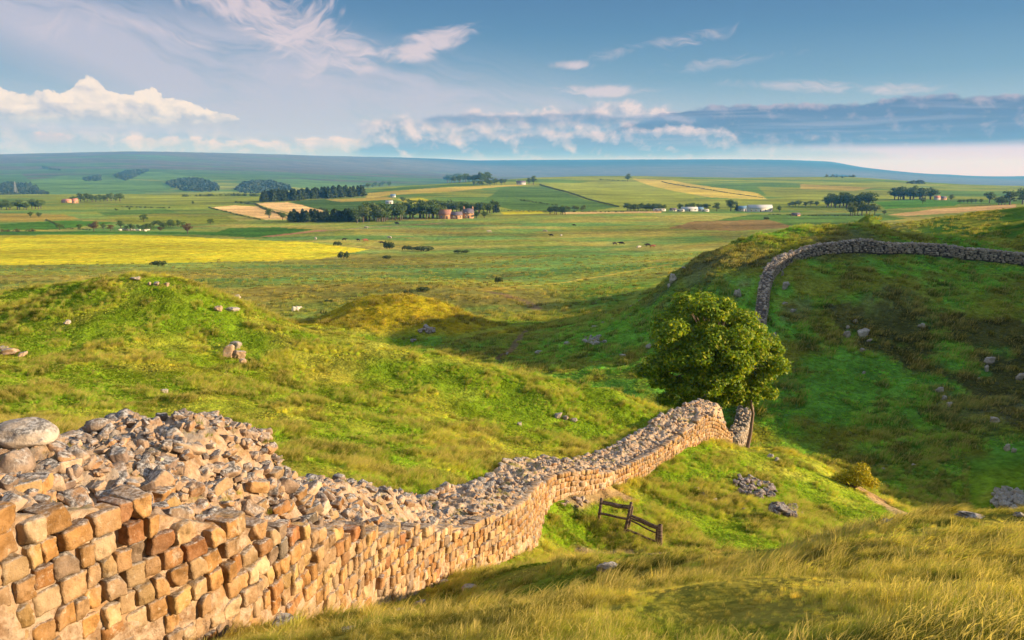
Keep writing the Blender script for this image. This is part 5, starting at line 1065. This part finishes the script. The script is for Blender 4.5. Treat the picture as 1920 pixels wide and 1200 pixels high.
R3 = [(1588, 632, 16, 14, 'round pale boulder on the shaded hill, leftmost of a pair', PALE), (1618, 630, 26, 16, 'larger pale boulder on the shaded hill right of the round one', PALE), (1603, 605, 9, 8, 'small pale stone just above the pale boulder pair', PALE), (1617, 660, 12, 10, 'pale stone just below the pale boulder pair', PALE), (1630, 640, 16, 6, 'flat pale stone joined to the right of the larger boulder', PALE), (1590, 615, 9, 6, 'tiny stone above the round pale boulder', PALE), (1728, 614, 14, 10, 'single pale stone high on the dark heather', PALE), (1762, 735, 16, 12, 'pale stone at the top of the middle scar', PALE), (1770, 750, 14, 10, 'pale stone in the middle of the scar', PALE), (1780, 760, 16, 8, 'pale stone at the bottom of the middle scar', PALE),
      (1855, 680, 18, 14, 'pale boulder in the dark heather near the right edge, upper', PALE), (1850, 696, 10, 14, 'pale boulder in the dark heather near the right edge, lower', PALE), (1912, 712, 18, 18, 'pale rock cut by the right edge above the scree', PALE), (1865, 792, 18, 14, 'pale boulder on the dark slope above the scree', PALE), (1888, 845, 12, 16, 'tall pale stone on the slope above the scree, left', PALE), (1900, 858, 10, 10, 'small pale stone on the slope above the scree, right', PALE), (1560, 573, 6, 4, 'tiny pale dot of stone high on the shaded hill', PALE), (1835, 712, 6, 5, 'tiny stone left of the boulders in the dark heather', PALE), (1620, 700, 7, 5, 'tiny stone below the boulder pair', PALE), (1655, 890, 10, 7, 'grey stone low on the shaded slope behind the gorse bush', GREYC), (1706, 942, 10, 6, 'grey stone behind the end of the path', GREYC),
      (1262, 528, 14, 18, 'pale crag on the left skyline of the right hill', PALE), (1254, 538, 8, 8, 'small crag just below the skyline crag', PALE), (1282, 505, 10, 6, 'pale stone on the skyline above the crag', GREYC), (1383, 556, 16, 18, 'pale boulder left of the far wall above the tree', PALE), (1472, 541, 14, 16, 'pale boulder right of the far wall', PALE), (1467, 518, 5, 12, 'thin upright stone close right of the far wall', PALE), (1472, 571, 10, 6, 'small stone right of the far wall, left one', PALE), (1486, 584, 11, 6, 'small stone right of the far wall, right one', PALE), (1452, 630, 9, 8, 'dark stone beside the far wall behind the tree', GREYC),
      (1216, 652, 13, 9, 'pale stone on the shaded slope left of the tree', PALE), (1168, 669, 15, 7, 'flat pale stone left of the tree, lower one', PALE), (1122, 634, 12, 8, 'bluish stone in the scree patch, top right', GREYC), (1108, 640, 14, 8, 'bluish stone in the scree patch, left', GREYC), (1118, 646, 18, 8, 'bluish stone in the scree patch, bottom', GREYC), (1064, 646, 17, 7, 'flat stone left of the bluish scree patch', GREYC), (1010, 662, 15, 6, 'flat stone far left of the scree patch', GREYC), (951, 664, 6, 4, 'tiny stone low in the valley', GREYC), (1115, 615, 13, 6, 'stone above the scree patch', GREYC), (1150, 600, 12, 5, 'stone at the foot of the hill, upper', GREYC), (1132, 607, 11, 5, 'stone at the foot of the hill, lower', GREYC), (1185, 576, 10, 5, 'stone on the lower left edge of the hill', GREYC), (1200, 566, 8, 5, 'small stone on the left edge of the hill', GREYC),
      (800, 620, 14, 6, 'grey stone at the foot of the little mound, right', (.34, .28, .28)), (788, 622, 10, 5, 'grey stone at the foot of the little mound, left', (.34, .28, .28)), (812, 618, 10, 5, 'small stone at the right foot of the little mound', (.34, .28, .28)), (775, 640, 14, 6, 'stone seen low over the crest below the little mound', (.30, .26, .26)), (744, 565, 5, 4, 'white speck of stone near the top of the little mound', PALE)]
for q in R3: rock(*q, ymin=52)
def heap(pxc, pyc, wx_, wy_, n, ymin, sz, colr, label, group, slant=.25):
    src = []
    for k_ in range(n):
        an, r2 = rr_.uniform(0, 6.28), math.sqrt(rr_.rand()); dx = math.cos(an) * r2 * wx_ / 2; g = at(pxc + dx, pyc + math.sin(an) * r2 * wy_ / 2 + dx * slant, ymin); s_ = sz * rr_.uniform(.55, 1.3)
        if len(src) < 6:
            a = Acc(); a.put(RUB[rr_.randint(20)], (s_, s_ * .8, s_ * .6), rotm(rr_.normal(0, .4), rr_.normal(0, .4), 0), (0, 0, 0), np.array(colr) * rr_.uniform(.6, 1.5)); o = a.build('stone', mRock); src.append(o)
        else: o = src[rr_.randint(6)].copy(); COL.objects.link(o); sc_ = rr_.uniform(.7, 1.25); o.scale = (sc_, sc_, sc_)
        o.location = (g[0], g[1], g[2] + s_ * rr_.uniform(.1, .9)); o.rotation_euler = (0, 0, rr_.uniform(0, 6.28)); tag(o, label, 'stone', group)
heap(1415, 917, 78, 34, 90, 28, .17, (.13, .105, .12), 'dark stone in the larger upper heap on the sunlit spur', 'stones of the upper heap')
heap(1474, 961, 54, 20, 46, 28, .17, (.13, .105, .12), 'dark stone in the smaller lower heap on the sunlit spur', 'stones of the lower heap')
heap(1890, 938, 60, 44, 48, 38, .28, (.36, .35, .36), 'grey stone in the scree low at the right edge', 'stones of the scree at the right edge', 0)
heap(1075, 944, 55, 16, 14, 20, .10, (.30, .24, .21), 'small brown stone in the worn ground between wall and timber rails', 'stones by the wall foot', 0)
heap(1112, 640, 50, 16, 26, 60, .26, (.36, .36, .40), 'bluish stone in the scattered patch left of the tree', 'stones of the bluish patch', 0)
heap(800, 621, 36, 8, 16, 88, .35, (.34, .29, .29), 'greyish stone in the strip at the foot of the little mound', 'stones below the little mound', 0)

# ---------------------------------------------------------------- timber rails
fc = at(1180, 1003, 22); fen = empty('wooden_rail_fence', fc); tag(fen, 'short weathered timber rail fence of two stepped panels standing in the grass below the wall', 'fence')
def fp(px, py, Y): return P(px, py, Y) - fc
def post(px0, py0, px1, py1, Y, r_=.06, col=(1, 1, 1)):
    g = P(px0, py0, Y); g[2] = float(hgt(g[0], Y)) - .15; t_ = P(px1, py1, Y); a = Acc(); m_ = g * .5 + t_ * .5
    tube(a, [g - fc, m_ - fc + np.array((.01, 0, 0)), t_ - fc, t_ - fc + np.array((0, 0, .012))], [r_ * 1.05, r_, r_ * .92, r_ * .45], 8); a.build('post', mWood, fen)
def rail(A_, B_, r0=.035, label=None):
    a = Acc(); A_, B_ = np.array(A_), np.array(B_); tube(a, [A_, A_ * .66 + B_ * .34 + (0, 0, .012), A_ * .33 + B_ * .67 - (0, 0, .01), B_], [r0, r0 * 1.12, r0 * .95, r0], 6); a.build('rail', mWood, fen)
YA, YB, YC = 26.6, 25.9, 25.0
post(1121, 978, 1128, 934, YA, .055); post(1169, 1000, 1184, 942, YB, .055); post(1177, 980, 1186, 950, YB + .35, .045); post(1237, 1028, 1238, 984, YC, .085); post(1229, 1016, 1233, 990, YC + .35, .05)
rail(fp(1125, 943, YA), fp(1183, 953, YB), .045); rail(fp(1125, 940, YA + .1), fp(1183, 949, YB + .1), .03); rail(fp(1148, 947, YA - .45), fp(1166, 950, YB + .1), .075)
rail(fp(1122, 962, YA), fp(1176, 973, YB), .045)
rail(fp(1184, 967, YB), fp(1236, 989, YC), .045); rail(fp(1184, 972, YB + .1), fp(1236, 993, YC + .15), .035); rail(fp(1183, 976, YB), fp(1229, 999, YC + .3), .03); rail(fp(1174, 993, YB), fp(1230, 1015, YC + .1), .04)

# ---------------------------------------------------------------- grazing animals
def beast(name, L_, legh, bulk, col, neck_up, headl):
    me = bpy.data.meshes.new(name + '_skeleton'); V_ = [(0, 0, legh + bulk * .1), (L_ * .25, 0, legh + bulk * .14), (L_ * .5, 0, legh + bulk * .10), (-L_ * .25, 0, legh + bulk * .06), (-L_ * .5, 0, legh + bulk * .12), (L_ * .66, 0, legh + neck_up * .5), (L_ * .80, 0, legh + neck_up), (L_ * .80 + headl, 0, legh + neck_up - headl * .6)]
    E_ = [(0, 1), (1, 2), (0, 3), (3, 4), (2, 5), (5, 6), (6, 7)]; R_ = [bulk * .5, bulk * .5, bulk * .42, bulk * .47, bulk * .36, bulk * .26, bulk * .20, bulk * .11]
    for xs, root in ((L_ * .42, 2), (-L_ * .44, 4)):
        for sy in (-1, 1):
            y = sy * bulk * .24; b0 = len(V_); kx = (.02 if root == 2 else -.06) * L_
            V_ += [(xs, y, legh * .85), (xs + kx, y, legh * .45), (xs, y, 0)]; R_ += [bulk * .17, bulk * .085, bulk * .07]; E_ += [(root, b0), (b0, b0 + 1), (b0 + 1, b0 + 2)]
    b0 = len(V_); V_.append((-L_ * .58, 0, legh * .6)); R_.append(bulk * .05); E_.append((4, b0))
    me.from_pydata(V_, E_, []); o = bpy.data.objects.new('skel', me); COL.objects.link(o); md = o.modifiers.new('s', 'SKIN'); ss = o.modifiers.new('u', 'SUBSURF'); ss.levels = 1
    for i, r_ in enumerate(R_): me.skin_vertices[0].data[i].radius = (r_, r_)
    me.skin_vertices[0].data[0].use_root = True
    dg = bpy.context.evaluated_depsgraph_get(); dg.update(); out = bpy.data.meshes.new_from_object(o.evaluated_get(dg)); bpy.data.objects.remove(o); out.materials.clear(); out.materials.append(flat_mat(name + '_coat', col, .9, .15, 3)); return out
mSheep = beast('sheep', 1.0, .42, .62, (.55, .52, .46), .25, .22); mCowD = beast('dark_cow', 2.0, .8, .95, (.035, .028, .025), .25, .42); mCowB = beast('brown_cow', 2.0, .8, .95, (.28, .10, .05), .25, .42); mCowW = beast('white_cow', 2.0, .8, .95, (.45, .40, .34), .25, .42)
ra = np.random.RandomState(8)
for px, py, me, nm, l_, s_ in ((1153, 459, mCowD, 'cow', 'black cow on the plain left of the right hill, left one', 1), (1166, 459, mCowD, 'cow', 'black cow on the plain left of the right hill, second from left', 1.15), (1197, 466, mCowW, 'cow', 'white cow on the plain right of two black ones', 1), (1215, 462, mCowD, 'cow', 'black cow on the plain, rightmost', 1.1), (1223, 464, mCowB, 'cow', 'brown cow beside the rightmost black cow', 1),
      (745, 421, mCowD, 'cow', 'black cow grazing below the tree belt', 1.3), (686, 429, mCowW, 'cow', 'white cow grazing below the tree belt', 1.2), (592, 450, mCowW, 'cow', 'white cow just above the yellow field tip', 1.2), (686, 453, mCowB, 'cow', 'brown cow just left of the round dark bush', 1.2), (731, 448, mCowW, 'cow', 'pale cow just above the round dark bush', 1.2), (645, 451, mCowD, 'cow', 'black cow above the yellow field tip, left', 1), (672, 452, mCowD, 'cow', 'black cow above the yellow field tip, right', 1), (716, 457, mCowD, 'cow', 'black cow left of the round dark bush', 1), (918, 436, mCowW, 'cow', 'white cow right of centre below the farm', 1.1),
      (1023, 435, mCowW, 'cow', 'white cow alone in the middle of the plain', 1), (1034, 443, mCowD, 'cow', 'black cow alone in the middle of the plain', 1), (1052, 443, mSheep, 'sheep', 'white sheep right of the lone black cow', 1.3), (554, 584, mSheep, 'sheep', 'white sheep seen over the right shoulder of the left mound', 1.2), (1077, 424, mCowD, 'cow', 'small dark cow far out on the plain', 1)):
    g = at(px, py, 100); o = bpy.data.objects.new(nm, me); COL.objects.link(o); o.location = g; o.rotation_euler = (0, 0, ra.choice([0, 3.14]) + ra.normal(0, .5)); o.scale = (s_, s_, s_); tag(o, l_, nm)
for q in range(11):
    g = at(226 + q * 5.2 + ra.normal(0, 1.4), 433 + ra.uniform(-1.5, 1.5), 300); o = bpy.data.objects.new('sheep', mSheep); COL.objects.link(o); o.location = g; o.rotation_euler = (0, 0, ra.uniform(0, 6.28)); o.scale = (1.5,) * 3; tag(o, 'white sheep in the flock just above the yellow field', 'sheep', 'flock above the yellow field')
